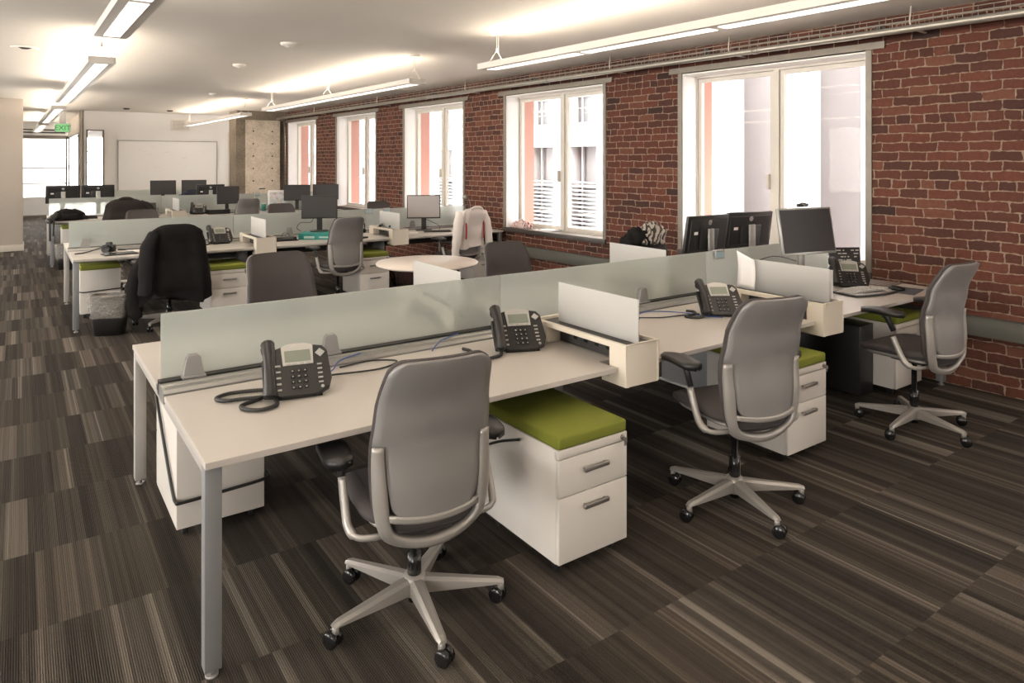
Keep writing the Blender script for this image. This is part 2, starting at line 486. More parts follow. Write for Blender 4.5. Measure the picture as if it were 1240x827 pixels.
# ------------------------------------------------------------------ room shell
struct(MB().box(-6, 7, -8, 29, -.12, 0).build('floor', CARPET))
struct(MB().box(-6, 7, -8, 29, CEIL, CEIL + .2).build('ceiling', CEILM))
w = MB().use(BRICK)
ys = [-8] + [v for p in WIN for v in p] + [17.42]
D0 = .20
w.box(0, D0, -8, 17.42, -.05, WZ0 - .02)
w.box(0, D0, -8, 17.42, WZ1 + .01, CEIL + .05)
for a, b in zip(ys[0::2], ys[1::2]): w.box(0, D0, a, b, WZ0 - .02, WZ1 + .01)
w.build('wall_right', None, None, WALLM)
struct(bpy.data.objects['wall_right'])
w = MB().use(PINK)                                       # outer leaf of the wall
w.box(.20, .52, -8, 17.42, -9, WZ0 - .02).box(.20, .52, -8, 17.42, WZ1 + .01, 8)
for a, b in zip(ys[0::2], ys[1::2]): w.box(.20, .52, a + .0, b - .0, WZ0 - .02, WZ1 + .01)
struct(w.build('wall_outside', None, None, WALLM))

def wchild(mb, name, m, parent): return mb.build(name, m, parent)
for i, (y0, y1) in enumerate(WIN):
    e = empty('window_%d' % (i + 1)); e.matrix_world = WALLM; struct(e)
    # painted reveals
    r = MB().use(REVEAL)
    r.box(0.004, .235, y1 - .012, y1 + .004, WZ0, WZ1).box(0.004, .235, y0 - .004, y0 + .012, WZ0, WZ1)
    r.box(0.004, .235, y0, y1, WZ1 - .012, WZ1 + .004)
    wchild(r, 'reveal', None, e)
    t = MB().use(STEEL)
    t.box(-.012, .03, y1, y1 + .05, WZ0, WZ1 + .01).box(-.012, .03, y0 - .05, y0, WZ0, WZ1 + .01)
    wchild(t, 'jamb_trim', None, e)
    t = MB().use(STEEL).box(-.02, .05, y0 - .16, y1 + .16, WZ1 + .01, WZ1 + .07)
    t.box(-.03, .0, y0 - .16, y1 + .16, WZ1 + .01, WZ1 + .022)
    wchild(t, 'lintel', None, e)
    t = MB().use(DSTEEL).box(-.03, .02, y0 - .05, y1 + .05, WZ0 - .055, WZ0 + .006, .004)
    t.use(STEEL).box(.02, .25, y0, y1, WZ0 - .02, WZ0 + .004)
    wchild(t, 'window_sill', None, e)
    f = MB().use(SASH)
    x0, x1 = .225, .285; ym = (y0 + y1) / 2
    zb, zt = WZ0 + .02, WZ1 - .035
    f.box(x0, x1 + .03, y0, y0 + .03, WZ0, WZ1).box(x0, x1 + .03, y1 - .03, y1, WZ0, WZ1)
    f.box(x0, x1 + .03, y0, y1, zt, WZ1).box(x0, x1 + .03, y0, y1, WZ0, zb)
    f.box(x0 - .01, x1 + .02, ym - .028, ym + .028, zb, zt)
    wchild(f, 'frame', None, e)
    for a, b, xo in ((y0 + .035, ym - .033, 0), (ym + .033, y1 - .035, 0)):
        s_ = MB().use(SASH); k = .042
        s_.box(x0 + .008, x1 - .005, a, a + k, zb + .005, zt - .005).box(x0 + .008, x1 - .005, b - k, b, zb + .005, zt - .005)
        s_.box(x0 + .008, x1 - .005, a + k, b - k, zt - .005 - k, zt - .005).box(x0 + .008, x1 - .005, a + k, b - k, zb + .005, zb + .005 + k)
        so = wchild(s_, 'sash', None, e)
        MB().box(x0 + .025, x0 + .031, a + k - .003, b - k + .003, zb + k, zt - k).build('pane', WGLASS, so)
    h = MB().use(SASH).box(x0 - .03, x0 + .006, ym + .07, ym + .10, 1.45, 1.60, .004)
    wchild(h, 'handle', None, e)

# raceway along the brick wall
rw = MB().box(-.055, -.004, -7.9, 17.3, .415, .56, .006)
rw.box(-.060, -.004, -7.9, 17.3, .553, .562)
tag(rw.build('wall_raceway', RACE, None, WALLM), 'long flat grey cable duct running low along the whole brick wall', 'cable duct')

# other walls
def wallbox(name, m, *a):
    return struct(MB().use(m).box(*a).build(name, None))
def windowed_wall(name, spans, lo, hi, M, first):
    w = MB().use(WHITEP)
    w.box(-.1, .1, lo, hi, 0, .88).box(-.1, .1, lo, hi, 2.65, CEIL)
    ed = [lo] + [v for p in spans for v in p] + [hi]
    for a, b in zip(ed[0::2], ed[1::2]): w.box(-.1, .1, a, b, .88, 2.65)
    struct(w.build(name, None, None, M))
    for k, (a, b) in enumerate(spans):
        f = MB().use(SASH)
        f.box(-.04, .02, a, a + .05, .88, 2.65).box(-.04, .02, b - .05, b, .88, 2.65).box(-.04, .02, a, b, .88, .94).box(-.04, .02, a, b, 2.59, 2.65)
        f.box(-.04, .02, (a + b) / 2 - .03, (a + b) / 2 + .03, .94, 2.59)
        o = struct(f.build('window_%d' % (first + k), None, None, M))
        MB().box(-.013, -.007, a + .05, b - .05, .94, 2.59).build('pane', WGLASS, o)
windowed_wall('wall_left', ADDED_WINL, -8, 29, Matrix.Translation((-5.6, 0, 0)), 11)  # its windows are invented, out of view, for their daylight
windowed_wall('wall_behind_camera', WINB, -5.5, 6.0, Matrix.Translation((0, -7.5, 0)) @ Matrix.Rotation(R(90), 4, 'Z') @ Matrix.Scale(-1, 4, (0, 1, 0)), 18)
def wallbox(name, m, *a):
    return struct(MB().use(m).box(*a).build(name, None))
wl = MB().use(BEIGEP).box(-5.5, .052, 16.45, 17.0, 0, CEIL, .01)
struct(wl.build('wall_stub', None))
b_ = MB().use(mat('baseboard_paint', (.62, .57, .50), .6)).box(-5.5, .066, 16.425, 16.45, 0, .125, .004).box(.052, .066, 16.44, 17.0, 0, .125, .003)
struct(b_.build('baseboard_stub', None))
YB = 19.4
bw = MB().use(WHITEP)                        # whiteboard wall with two slim window openings
xs = [1.22, 1.29, 1.66, 4.50, 4.69, 6.6]
zt_ = 2.48
bw.box(xs[0], xs[1], YB, YB + .25, 0, CEIL).box(xs[2], xs[3], YB, YB + .25, 0, CEIL).box(xs[4], xs[5], YB, YB + .25, 0, CEIL)
bw.box(xs[1], xs[2], YB, YB + .25, zt_, CEIL).box(xs[3], xs[4], YB, YB + .25, zt_, CEIL)
bw.box(xs[3], xs[4], YB, YB + .25, 0, .7)
struct(bw.build('wall_back', None))
FRAMEG = mat('grey_frame_metal', (.20, .175, .15), .5, .3)
GLOW = clear_glass('far_window_glass')
for n, (a, b, z0) in enumerate(((xs[1], xs[2], .05), (xs[3], xs[4], .7))):
    f = MB().use(FRAMEG if n == 0 else SASH)
    f.box(a, a + .03, YB - .02, YB + .08, z0, zt_).box(b - .03, b, YB - .02, YB + .08, z0, zt_).box(a, b, YB - .02, YB + .08, zt_ - .03, zt_)
    for z in (1.35, 1.95) if n == 0 else (): f.box(a, b, YB + .03, YB + .06, z, z + .02)
    o = struct(f.build('window_%d' % (8 + n), None))
    MB().box(a, b, YB + .045, YB + .051, z0, zt_).build('pane', GLOW, o)
# glazed side wall of the far room and its soffit
so = MB().use(BEIGEP).box(1.22, 6.6, YB + .25, 25.4, 2.46, CEIL)
so.box(1.18, 1.24, YB + .0, YB + .5, 0, CEIL)
struct(so.build('wall_far_soffit', None))
f = MB().use(FRAMEG)
for y in (19.95, 21.0, 25.3): f.box(1.215, 1.265, y, y + .06, 0, 2.46)
f.box(1.215, 1.265, 19.6, 25.36, 0, .06).box(1.215, 1.265, 19.6, 25.36, 2.42, 2.46)
o = struct(f.build('trim_glazing', None))
# far glazed wall
f = MB().use(FRAMEG)
for x in (-2.0, -.6, 1.18): f.box(x, x + .05, 26.0, 26.08, 0, 2.5)
f.box(-5.5, 1.25, 26.0, 26.08, 2.42, 2.52).box(-5.5, 1.25, 26.0, 26.08, 0, .06).box(-5.5, 1.25, 26.0, 26.05, 1.50, 1.53).box(-5.5, 1.25, 26.0, 26.05, 1.02, 1.05)
f.use(mat('white_frit_glazing', (.80, .80, .78), .4, Transmission_Weight=.0)).box(-5.5, 1.2, 26.02, 26.05, .06, .62)
f.use(WHITEP).box(-5.5, 1.25, 26.0, 26.1, 2.52, CEIL)
o = struct(f.build('window_10', None))
MB().box(-5.5, 1.2, 26.056, 26.062, .62, 2.42).build('pane', frosted('frosted_far_glass', (.92, .92, .90), .3), o)
tb = MB().use(DARKG)
for z in (2.60, 2.68): tb.tube([(-3, 25.6, z), (1.15, 25.6, z)], .022, 8)
tag(tb.build('pipe', None), 'pair of dark pipes under the ceiling at the far corridor end', 'pipe')

# concrete column, beam, the brown side, and the right side darkened as shade
cc = MB().use(CONC).box(4.42, 5.24, 17.35, 17.9, 0, CEIL)
struct(cc.build('wall_concrete_column', None))
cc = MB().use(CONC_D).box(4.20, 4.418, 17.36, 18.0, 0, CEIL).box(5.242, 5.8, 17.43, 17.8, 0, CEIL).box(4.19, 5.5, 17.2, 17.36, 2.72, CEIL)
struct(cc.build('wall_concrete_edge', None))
ti = MB()
for zz in (.95, 1.25, 1.55, 1.85, 2.15, 2.45):
    for xx in (4.60, 5.05): ti.tube([(xx, 17.33, zz), (xx, 17.36, zz)], .018, 8)
struct(ti.build('trim_tie_hole_shade', mat('tie_hole_shade_colour', (.05, .04, .035), .8)))  # dark discs stand in for the shade inside the tie holes

wb = empty('whiteboard', (3.08, YB - .03, 1.45))
MB().box(-1.12, 1.12, -.012, .012, -.70, .775).build('board', BOARDW, wb)
fr = MB()
for a in ((-1.14, 1.14, -.02, .02, .77, .79), (-1.14, 1.14, -.02, .02, -.72, -.70), (-1.14, -1.12, -.02, .02, -.70, .77), (1.12, 1.14, -.02, .02, -.70, .77)): fr.box(*a)
fr.build('frame', ALU, wb)
MB().box(-.5, .5, -.08, -.012, -.72, -.70).build('pen_tray', ALU, wb)
sk = MB(); r2 = random.Random(3)
for k in range(14):
    x = -.7 + r2.random() * 1.2; z = .1 + r2.random() * .55
    sk.box(x, x + .03 + .12 * r2.random(), -.0135, -.0125, z, z + .004)
sk.build('marker_writing', mat('faded_marker', (.62, .60, .64), .7), wb)
tag(wb, 'large whiteboard with faint marker writing on the white back wall', 'whiteboard')

vt = empty('air_vent', (3.35, YB - .012, 2.64))
MB().box(-.23, .23, -.01, .01, -.14, .14, .003).build('frame', CEILM, vt)
s_ = MB()
for k in range(9): s_.box(-.19, .19, -.018, -.008, -.11 + k * .026, -.10 + k * .026)
s_.build('louvre', mat('vent_grey', (.55, .53, .50), .6), vt)
tag(vt, 'square louvred air vent high on the white wall above the whiteboard', 'vent')

ex = empty('exit_sign', (.78, 18.5, 2.47))
MB().box(-.15, .15, -.025, .025, -.10, .10, .006).build('housing', ALU, ex)
MB().box(-.135, .135, -.028, -.024, -.085, .085).build('face', emit('green_sign_face', (.28, .70, .30), .38), ex)
text_obj('letters', 'EXIT', .15, emit('sign_letters', (.01, .16, .03), .4), ex, Matrix.Translation((0, -.030, -.005)) @ FRONT)
MB().box(-.06, .06, -.02, .02, .10, .46).build('mount', ALU, ex)
tag(ex, 'green lit exit sign hanging from the ceiling in the far corridor', 'exit sign')

# ------------------------------------------------------------------ cable tray and conduit on the brick wall
tr = empty('cable_tray'); tr.matrix_world = WALLM
wm = MB()
for xx, zz in ((-.06, 2.86), (-.06, 2.82), (-.06, 2.775), (-.12, 2.765), (-.18, 2.765), (-.24, 2.775), (-.24, 2.82), (-.24, 2.86)):
    wm.tube([(xx, -7.3, zz), (xx, 17.12, zz)], .0035, 5)
y = -3.0
while y < 17.05:
    wm.tube([(-.06, y, 2.86), (-.06, y, 2.775), (-.09, y, 2.762), (-.21, y, 2.762), (-.24, y, 2.775), (-.24, y, 2.86)], .0028, 4, sx=1)
    y += .1 if y < 9 else .2
wm.build('wire_basket', GALV, tr)
cb = MB()
for k in range(7):
    ph = k * 1.7
    cb.tube([(-.09 - .018 * k + .008 * math.sin(yy * 1.3 + ph), yy, 2.776 + .004 * (k % 3)) for yy in [(-7 + j * .8) for j in range(30)]], .0055, 5)
cb.build('cable_bundle', mat('grey_data_cable', (.20, .20, .21), .5), tr)
cn = MB().tube([(-.275, -7.3, 2.755), (-.275, 17.12, 2.755)], .029, 12)
for yy in (-2, 1, 4, 7, 10, 13, 16): cn.tube([(-.275, yy - .03, 2.755), (-.275, yy + .03, 2.755)], .034, 12)
cn.build('conduit', GALV, tr)
for yy in (2.65, 4.3, 5.9, 8.9, 11.8, 14.8, .2):
    br = MB()
    br.box(-.26, 0, yy - .010, yy + .010, 2.749, 2.757)
    br.tube([(-.26, yy, 2.753), (-.262, yy + .01, 2.82), (-.26, yy, CEIL)], .006, 6)
    br.build('bracket', LAMPW, tr)
tag(tr, 'long wire basket cable tray with round conduit along the top of the brick wall', 'cable tray')
cd = MB().tube([(-.05, 17.28, 2.70), (-.05, 17.22, 2.5), (-.05, 17.2, 2.2), (-.05, 17.2, .6)], .014, 8)
tag(cd.build('conduit_drop', GALV, None, WALLM), 'thin grey conduit dropping down the corner beside the concrete column', 'conduit')
for yy, zz in ((3.0, 2.83), (7.6, 2.83), (4.75, 2.85), (10.2, 2.84)):
    a = MB().prism([(.05 * math.cos(t * PI / 3), .05 * math.sin(t * PI / 3)) for t in range(6)], 0, .02, 'X', Matrix.Translation((-.025, yy, zz)))
    a.tube([(-.05, yy, zz), (0, yy, zz)], .018, 8)
    tag(a.build('anchor_plate', DSTEEL, None, WALLM), {3.0: 'black anchor plate on the brick near the rightmost window', 7.6: 'black anchor plate in the brick above the second window from the right', 4.75: "black anchor plate in the brick above the rightmost window's middle", 10.2: 'black anchor plate in the brick above the third window from the right'}[yy], 'anchor plate')

# ------------------------------------------------------------------ pendant lights
def pendant(x, y0, y1, rz, label, cells, hung):
    L = y1 - y0
    e = empty('pendant_light', (x, y0, 2.60), rz)
    hw = .105
    h = MB().use(LAMPW)
    h.box(-hw, hw, 0, L, .0, .012); h.box(-hw, -hw + .012, 0, L, .012, .055).box(hw - .012, hw, 0, L, .012, .055)
    h.box(-hw, hw, 0, .012, .012, .055).box(-hw, hw, L - .012, L, .012, .055)
    h.build('housing', None, e)
    g = .07; cl = (L - .16 - g * (cells - 1)) / cells
    for k in range(cells):
        a = .08 + k * (cl + g)
        MB().box(-.050, .050, a, a + cl, -.004, .002).build('lens', LENS, e)
        la = bpy.data.lights.new('lamp', 'AREA'); la.shape = 'RECTANGLE'; la.size = .08; la.size_y = cl - .03
        la.energy = LAMP_DOWN; la.color = LAMP_COL
        lo = bpy.data.objects.new('lamp', la); col.objects.link(lo); lo.parent = e
        lo.location = (0, a + cl / 2, -.012)
    for sx in (-1, 1):
        lu = bpy.data.lights.new('uplamp', 'AREA'); lu.shape = 'RECTANGLE'; lu.size = .06; lu.size_y = L - .3
        lu.energy = LAMP_UP * cells; lu.color = LAMP_COL
        lo = bpy.data.objects.new('uplamp', lu); col.objects.link(lo); lo.parent = e
        lo.location = (sx * .05, L / 2, .075); lo.rotation_euler = (0, PI - sx * R(76), 0)
    for yy in hung:
        c = MB()
        for sx in (-1, 1): c.tube([(0, yy, .17), (sx * .085, yy, .055)], .0025, 5)
        c.tube([(0, yy, .16), (0, yy, CEIL - 2.60)], .0025, 5).tube([(.02, yy, .16), (.02, yy, CEIL - 2.60)], .003, 5)
        c.box(-.006, .006, yy - .006, yy + .006, .15, .19)
        c.build('suspension_cable', LAMPW, e)
        MB().lathe([(0, 0), (.06, 0), (.065, .006), (.065, .014), (0, .014)], (0, yy, CEIL - 2.60 - .014)).build('canopy', CEILM, e)
    return tag(e, label, 'ceiling light', 'pendant strip lights')
pendant(.600, -1.1, 5.66, .0115, 'long white pendant strip light at the top left, nearest of the left row', 5, (1.2, 4.9))
pendant(.597, 7.15, 12.42, .0115, 'long white pendant strip light with four lit cells, second of the left row', 4, (.05, 2.5, 4.9))
pendant(.535, 13.9, 19.2, .0115, 'pendant strip light far down the left row before the exit sign', 4, (.1, 2.6, 5.0))
pendant(.47, 20.4, 25.4, .0115, 'last pendant strip light of the left row, above the corridor', 4, (.1, 4.6))
pendant(3.86, -1.0, 5.62, .030, 'long pendant strip light at the top right, running above the near bench', 5, (.6, 3.4, 6.45))
pendant(3.66, 7.03, 12.45, .022, 'long pendant strip light before the middle brick windows, second of the right row', 4, (.08, 2.66, 5.2))
pendant(3.53, 13.8, 18.9, .022, 'farthest pendant strip light of the right row, near the concrete column', 4, (.1, 4.9))
pendant(-2.9, -4.0, 2.6, .0115, 'pendant strip light added for room light left of the camera, outside the view', 5, (.3, 6.2))  # unseen row, added for the light it gives the room
pendant(-2.9, 4.6, 10.6, .0115, 'second pendant strip light added for room light left of the camera, outside the view', 5, (.3, 5.6))
pendant(.66, -6.9, -1.7, .0115, 'pendant strip light added for room light to the left row behind the camera', 4, (.3, 4.8))  # unseen fixtures behind the camera, added for more light
pendant(3.95, -6.8, -1.7, .030, 'pendant strip light added for room light to the right row behind the camera', 4, (.3, 4.8))

# small ceiling fittings
for k, (x, y, r, lab) in enumerate(((2.236, 7.10, .085, 'white smoke detector on the ceiling, nearest of the three'), (2.229, 9.03, .08, 'white smoke detector on the ceiling in the middle of the room'), (2.798, 13.16, .07, 'white smoke detector on the ceiling farthest from the camera'))):
    e = empty('smoke_detector', (x, y, CEIL))
    MB().lathe([(0, -.045), (r * .5, -.045), (r * .62, -.03), (r * .95, -.025), (r, -.012), (r, 0), (0, 0)]).build('housing', CEILM, e)
    MB().lathe([(0, -.052), (r * .2, -.052), (r * .25, -.044), (0, -.044)]).build('sensor_cap', LAMPW, e)
    tag(e, lab, 'smoke detector')
e = empty('ceiling_speaker', (.045, 8.97, CEIL))
MB().lathe([(.055, -.004), (.10, -.014), (.125, -.010), (.13, 0), (.055, 0)]).build('ring', CEILM, e)
MB().lathe([(0, -.022), (.03, -.02), (.06, -.006), (0, -.004)]).build('insert', BLACK, e)
tag(e, 'round recessed ceiling fitting with a dark insert at the far left', 'ceiling fitting')
for x, y, lab in ((1.98, 18.0, 'small dark ceiling spot above the whiteboard, left one'), (2.91, 18.2, 'small dark ceiling spot above the whiteboard, right one')):
    tag(MB().lathe([(0, -.03), (.05, -.03), (.07, -.008), (.075, 0), (0, 0)]).build('ceiling_spot', DARKG, None, Matrix.Translation((x, y, CEIL))), lab, 'ceiling fitting')

# ------------------------------------------------------------------ outside: building across the street
ob = empty('neighbouring_building'); ob.matrix_world = WALLM @ Matrix.Translation((9.0, 0, 0))
OUTW = mat('white_facade', (.30, .30, .305), .8, var=.03, scale=1)
OUTG = mat('grey_facade_panel', (.115, .112, .115), .8, var=.1, scale=2)
OUTD = mat('facade_window_glass', (.085, .088, .092), .3, var=.25, scale=1.5)
MB().box(.6, 3, -14, 42, -9, 14).build('wall', OUTG, ob)
cs = MB()
for k in range(-7, 21):
    y = k * 2.05 + .6
    cs.box(0, .6, y, y + .62, -9, 14).box(.25, .6, y + .62, y + .95, -9, 14)
cs.build('column', OUTW, ob)
bs = MB()
for z in (-6.2, -2.6, 2.2, 6.0): bs.box(.1, .6, 14.3, 42, z, z + .75)
for z in (-7.5, 4.8, 9): bs.box(.45, .6, -14, 14.3, z, z + .3)
bs.build('band', OUTW, ob)
wn = MB().use(OUTD)
for z in (-5.4, -1.8, 3.0):
    wn.box(.52, .62, 14.4, 42, z, z + 2.6 if z < 3 else z + 2.8)
wn.build('window', None, ob)
mu = MB()
y = 14.7
while y < 42:
    mu.box(.46, .53, y, y + .05, -5.4, 5.9); y += .68
for z in (-4.5, -3.6, -.9, 0.0, .9, 3.8, 4.6): mu.box(.46, .53, 14.3, 42, z, z + .06)
mu.build('mullion', OUTW, ob)
rl = MB()
for k in range(22): rl.box(.2, .26, 14.3, 30, -1.7 + k * .13, -1.66 + k * .13)
rl.build('railing', OUTW, ob)
tag(ob, 'bright white building with columns and banded windows seen through the windows', 'building')
struct(MB().box(7, 60, -50, 70, -9.3, -9).build('ground', mat('street_asphalt', (.35, .34, .33), .9, var=.1, scale=1)))

# ------------------------------------------------------------------ workbenches
def make_hub(far=False):
    """cream power hub that straddles the gap between two worktops; y=0 at its front end, +y towards the glass"""
    e = empty('power_hub')
    hw = .115
    prof = [(0, .648), (.17, .648), (.17, .680), (.115, .680), (.115, .822), (.60, .822), (.60, .7395), (.74, .7395), (.74, .85), (0, .85)]
    s = MB()
    s.prism(prof, -hw, -hw + .018, 'X'); s.prism(prof, hw - .018, hw, 'X')
    s.box(-hw + .018, hw - .018, 0, .018, .648, .85); s.box(-hw + .018, hw - .018, .722, .74, .7395, .85)
    s.box(-hw + .018, hw - .018, .018, .17, .648, .664)
    s.box(-hw + .018, hw - .018, .60, .615, .7395, .82)
    s.build('shell', CREAM, e, bevel=.004)
    d = MB().use(DARKG).box(-.03, .03, .118, .598, .742, .832).box(-hw + .019, hw - .019, .02, .72, .824, .834)
    d.build('core', None, e)
    o = MB()
    for k in range(4):
        for sx in (-1, 1): o.box(sx * .031 - .002, sx * .031 + .002, .20 + k * .085, .225 + k * .085, .775, .80)
    o.build('outlet', BLACKG, e)
    MB().box(-.004, .004, .03, .645, .836, 1.052, .0015).build('divider_screen', FROSTW, e)
    return tag(e, '', 'desk hub')

def bench(name_lab, x0, seams, x1, y0, near_c, far_c, glass_lab, zt=1.052, clips=(), far=True, gseams=()):
    b = empty('workbench', (x0, y0, 0)); L = x1 - x0
    def topoutline(a, c, flip, na, nc):
        n, dp = .125, .125
        pts = [(a + (n if na else 0), 0)] if na else [(a, 0)]
        pts = []
        if na: pts += [(a, dp), (a + n, dp), (a + n, 0)]
        else: pts += [(a, 0)]
        if nc: pts += [(c - n, 0), (c - n, dp), (c, dp)]
        else: pts += [(c, 0)]
        pts += [(c, .80), (a, .80)]
        return [(x, 1.812 - y) for x, y in pts] if flip else pts
    for cs, flip in ((near_c, False), (far_c, True)):
        if flip and not far: continue
        ed = [0] + [c - x0 for c in cs] + [L]
        for k in range(len(ed) - 1):
            a, c = ed[k] + (.001 if k else 0), ed[k + 1] - (.001 if k < len(ed) - 2 else 0)
            t = MB().use(TOPW).prism(topoutline(a, c, flip, k > 0, k < len(ed) - 2), .714, .737, 'Z')
            t.build('worktop', None, b, bevel=.0015)
    # centre rail
    r = MB()
    r.prism([(.812, .700), (.935, .700), (.935, .752), (.922, .757), (.895, .757), (.888, .750), (.850, .750), (.843, .757), (.825, .755), (.812, .742)], 0, L, 'X')
    r.build('centre_rail', RAILM, b)
    MB().box(0.002, L - .002, .936, .985, .70, .7615).build('dark_gap_strip', BLACK, b)  # solid black strip stands in for the dark gap under the glass
    # legs
    for xx in (0.003, L - .06):
        for yy, pn in ((.025, 'leg'), (1.735, 'leg')):
            if yy > 1 and not far: yy = .90
            MB().use(LEGM if yy < 1 else LEGL).box(xx, xx + .055, yy, yy + .052, .028, .7135, .002).build(pn, None, b)
            MB().tube([(xx + .028, yy + .026, 0), (xx + .028, yy + .026, .008)], .022, 14).tube([(xx + .028, yy + .026, .008), (xx + .028, yy + .026, .03)], .009, 10).build('levelling_foot', ALU, b)
    fr = MB()
    ye = 1.775 if far else .95
    for xx in (.003, L - .045): fr.box(xx + .004, xx + .042, .030, ye, .676, .702)
    for yy in (.30, 1.47) if far else (.30,): fr.box(.05, L - .05, yy, yy + .04, .668, .700)
    fr.build('end_frame', LEGL, b)
    for s in seams:
        sx = s - x0
        MB().box(sx - .03, sx + .03, .42, 1.39 if far else .9, .012, .6995, .004).build('leg', LEGM, b)
        MB().box(sx - .05, sx + .05, .40, 1.41 if far else .92, 0, .014, .003).build('levelling_foot', ALU, b)
    ty = MB()
    pr = [(.55, .665), (.64, .56), (1.17 if far else .9, .56), (1.26 if far else .93, .665)]
    pr2 = [(.566, .667), (.648, .570), (1.162 if far else .89, .570), (1.244 if far else .92, .667)]
    ed = [.50] + [s - x0 for s in seams] + [L - .15]
    for a, c in zip(ed, ed[1:]):
        ty.prism(pr + pr2[::-1], a + .10, c - .06, 'X')
    ty.build('cable_tray', TRAYM, b)
    # glass screens, one pane per bay, with clips
    ge = [.012] + [g - x0 for g in gseams] + [L - .03]
    for a, c in zip(ge, ge[1:]):
        MB().use(FROST).box(a + .002, c - .002, .974, .984, .764, zt, .0015).build('screen_panel', None, b)
    for cx in clips:
        c = MB(); q = cx - x0
        c.prism([(q - .045, .7575), (q + .045, .7575), (q + .030, .845), (q + .018, .858), (q - .018, .858), (q - .030, .845)], .940, .973, 'Y')
        c.box(q - .050, q + .050, .925, .973, .7575, .768)
        c.box(q - .02, q + .02, .9845, .996, .74, .80)
        c.build('screen_clip', ALU, b, bevel=.002)
    return tag(b, name_lab, 'desk')

HUBN = [2.47, 4.15]; HUBF = [2.20, 4.02]; SE = [2.33, 4.19]
BY1, BY2, BY3, BY4 = 2.45, 8.24, 13.60, 16.75
bench('long white double workbench in the foreground with frosted glass spine', .497, SE, 5.86, BY1, HUBN, HUBF, '', clips=(.64, 1.28, 2.9, 3.5, 4.9), gseams=SE)
bench('white double workbench in the middle of the room behind the round table', .432, [2.20, 3.98], 5.66, BY2, [2.32, 4.02], [2.20, 3.98], '', clips=(.60, 2.05, 2.9, 3.6, 4.7), gseams=[2.20, 3.98])
bench('white double workbench second from the back, with the backpack on its left end', .40, [2.18, 3.95], 5.40, BY3, [2.32, 4.02], [2.20, 3.98], '', zt=1.075, clips=(.6, 2.1), gseams=[2.18, 3.95])
bench('farthest white workbench, close to the whiteboard wall', 1.55, [3.4], 5.30, BY4, [3.4], [3.4], '', zt=1.08, gseams=[3.4])
hub = make_hub(); u = []
G = 'power hubs between the worktops'
place(hub, u, (2.47, BY1 - .05, 0), 0, 'cream power hub with white divider on the near bench, right of the foreground chair', G)
for (x, y, rz, lab) in (
    (4.15, BY1 - .05, 0, 'cream power hub with curled paper, right of the second chair on the near bench'),
    (2.20, BY1 + 1.862, PI, 'power hub behind the near glass screen, its divider showing in front of the round table'),
    (4.02, BY1 + 1.862, PI, 'power hub behind the near glass screen, its divider showing left of the black monitors'),
    (2.32, BY2 - .05, 0, 'cream power hub on the middle bench, left of the monitor on the teal box'),
    (4.02, BY2 - .05, 0, 'cream power hub on the middle bench with a yellow-noted divider'),
    (2.32, BY3 - .05, 0, 'small cream power hub on the third bench beside the black desk phone')):
    o = place(hub, u, (x, y, 0), rz, lab, G)
n_ = MB().box(.005, .0056, .20, .30, .90, .98).box(.005, .0056, .36, .44, .88, .99)
tag(n_.build('sticky_note', YEL, None, Matrix.Translation((4.02, BY2 - .05, 0))), 'two yellow notes stuck on the divider of the middle bench hub', 'sticky note')

# ------------------------------------------------------------------ mobile pedestals
def make_ped():
    e = empty('mobile_pedestal'); w = .195
    b = MB().box(-w, w, .02, .57, .055, .53, .003); b.box(-w, w, .0, .03, .495, .53, .002)
    b.build('body', PEDW, e)
    for z0, z1, hz in ((.335, .490, .43), (.058, .330, .275)):
        d = MB().box(-w + .001, w - .001, 0, .019, z0, z1, .002).build('drawer', PEDW, e)
        MB().box(-.068, .068, -.026, -.012, hz - .009, hz + .009, .002).box(-.060, -.050, -.013, 0, hz - .005, hz + .005).box(.050, .060, -.013, 0, hz - .005, hz + .005).build('handle', HANDLE, d)
    l = MB().lathe([(0, 0), (.011, 0), (.011, .008), (0, .008)], M=Matrix.Translation((.165, 0, .512)) @ FRONT, n=14)
    l.box(.163, .167, -.03, -.007, .497, .517); l.box(.158, .172, -.022, -.020, .480, .500)
    l.build('lock', HANDLE, e)
    c = MB().box(-w, w, .0, .57, .531, .585, .012, seg=3)
    o = c.build('seat_cushion', GREEN, e)
    for sx in (-1, 1):
        for y in (.07, .50):
            k = MB(); x = sx * .15
            k.tube([(x - .012, y, .024), (x + .012, y, .024)], .024, 14).box(x - .014, x + .014, y - .018, y + .018, .036, .055)
            k.build('caster', BLACK, e)
    return tag(e, '', 'pedestal')
ped = make_ped()
strap = MB().tube([(-.2, .02, .525), (-.203, .35, .53), (-.204, .555, .50)], .005, 6)
u = []
G = 'mobile pedestals with lime cushions'
place(ped, u, (2.01, 2.24, 0), 0, 'white mobile pedestal with lime cushion in the foreground, right of the nearest chair', G)
p2 = place(ped, u, (3.75, 2.33, 0), 0, 'white mobile pedestal with lime cushion partly behind the second chair', G)
place(ped, u, (.775, 4.03, 0), PI, "white mobile pedestal with a black cord around it, near bench's left end", G)
place(ped, u, (5.43, 2.55, 0), 0, 'white mobile pedestal behind the third chair near the brick wall', G)
place(ped, u, (1.89, 8.08, 0), 0, 'white pedestal with lime cushion under the middle bench, right of the charcoal coat', G)
place(ped, u, (3.62, 8.10, 0), 0, 'white pedestal with lime cushion under the middle bench, right of the grey chair', G)
place(ped, u, (.73, 9.50, 0), PI, 'white mobile pedestal at the left end of the middle bench behind the waste bin', G)
place(ped, u, (5.37, 8.27, 0), 0, 'white mobile pedestal under the right end of the middle bench beside the window', G)
place(ped, u, (.80, 15.15, 0), PI, 'white mobile pedestal at the left end of the third bench', G)
c1 = MB()
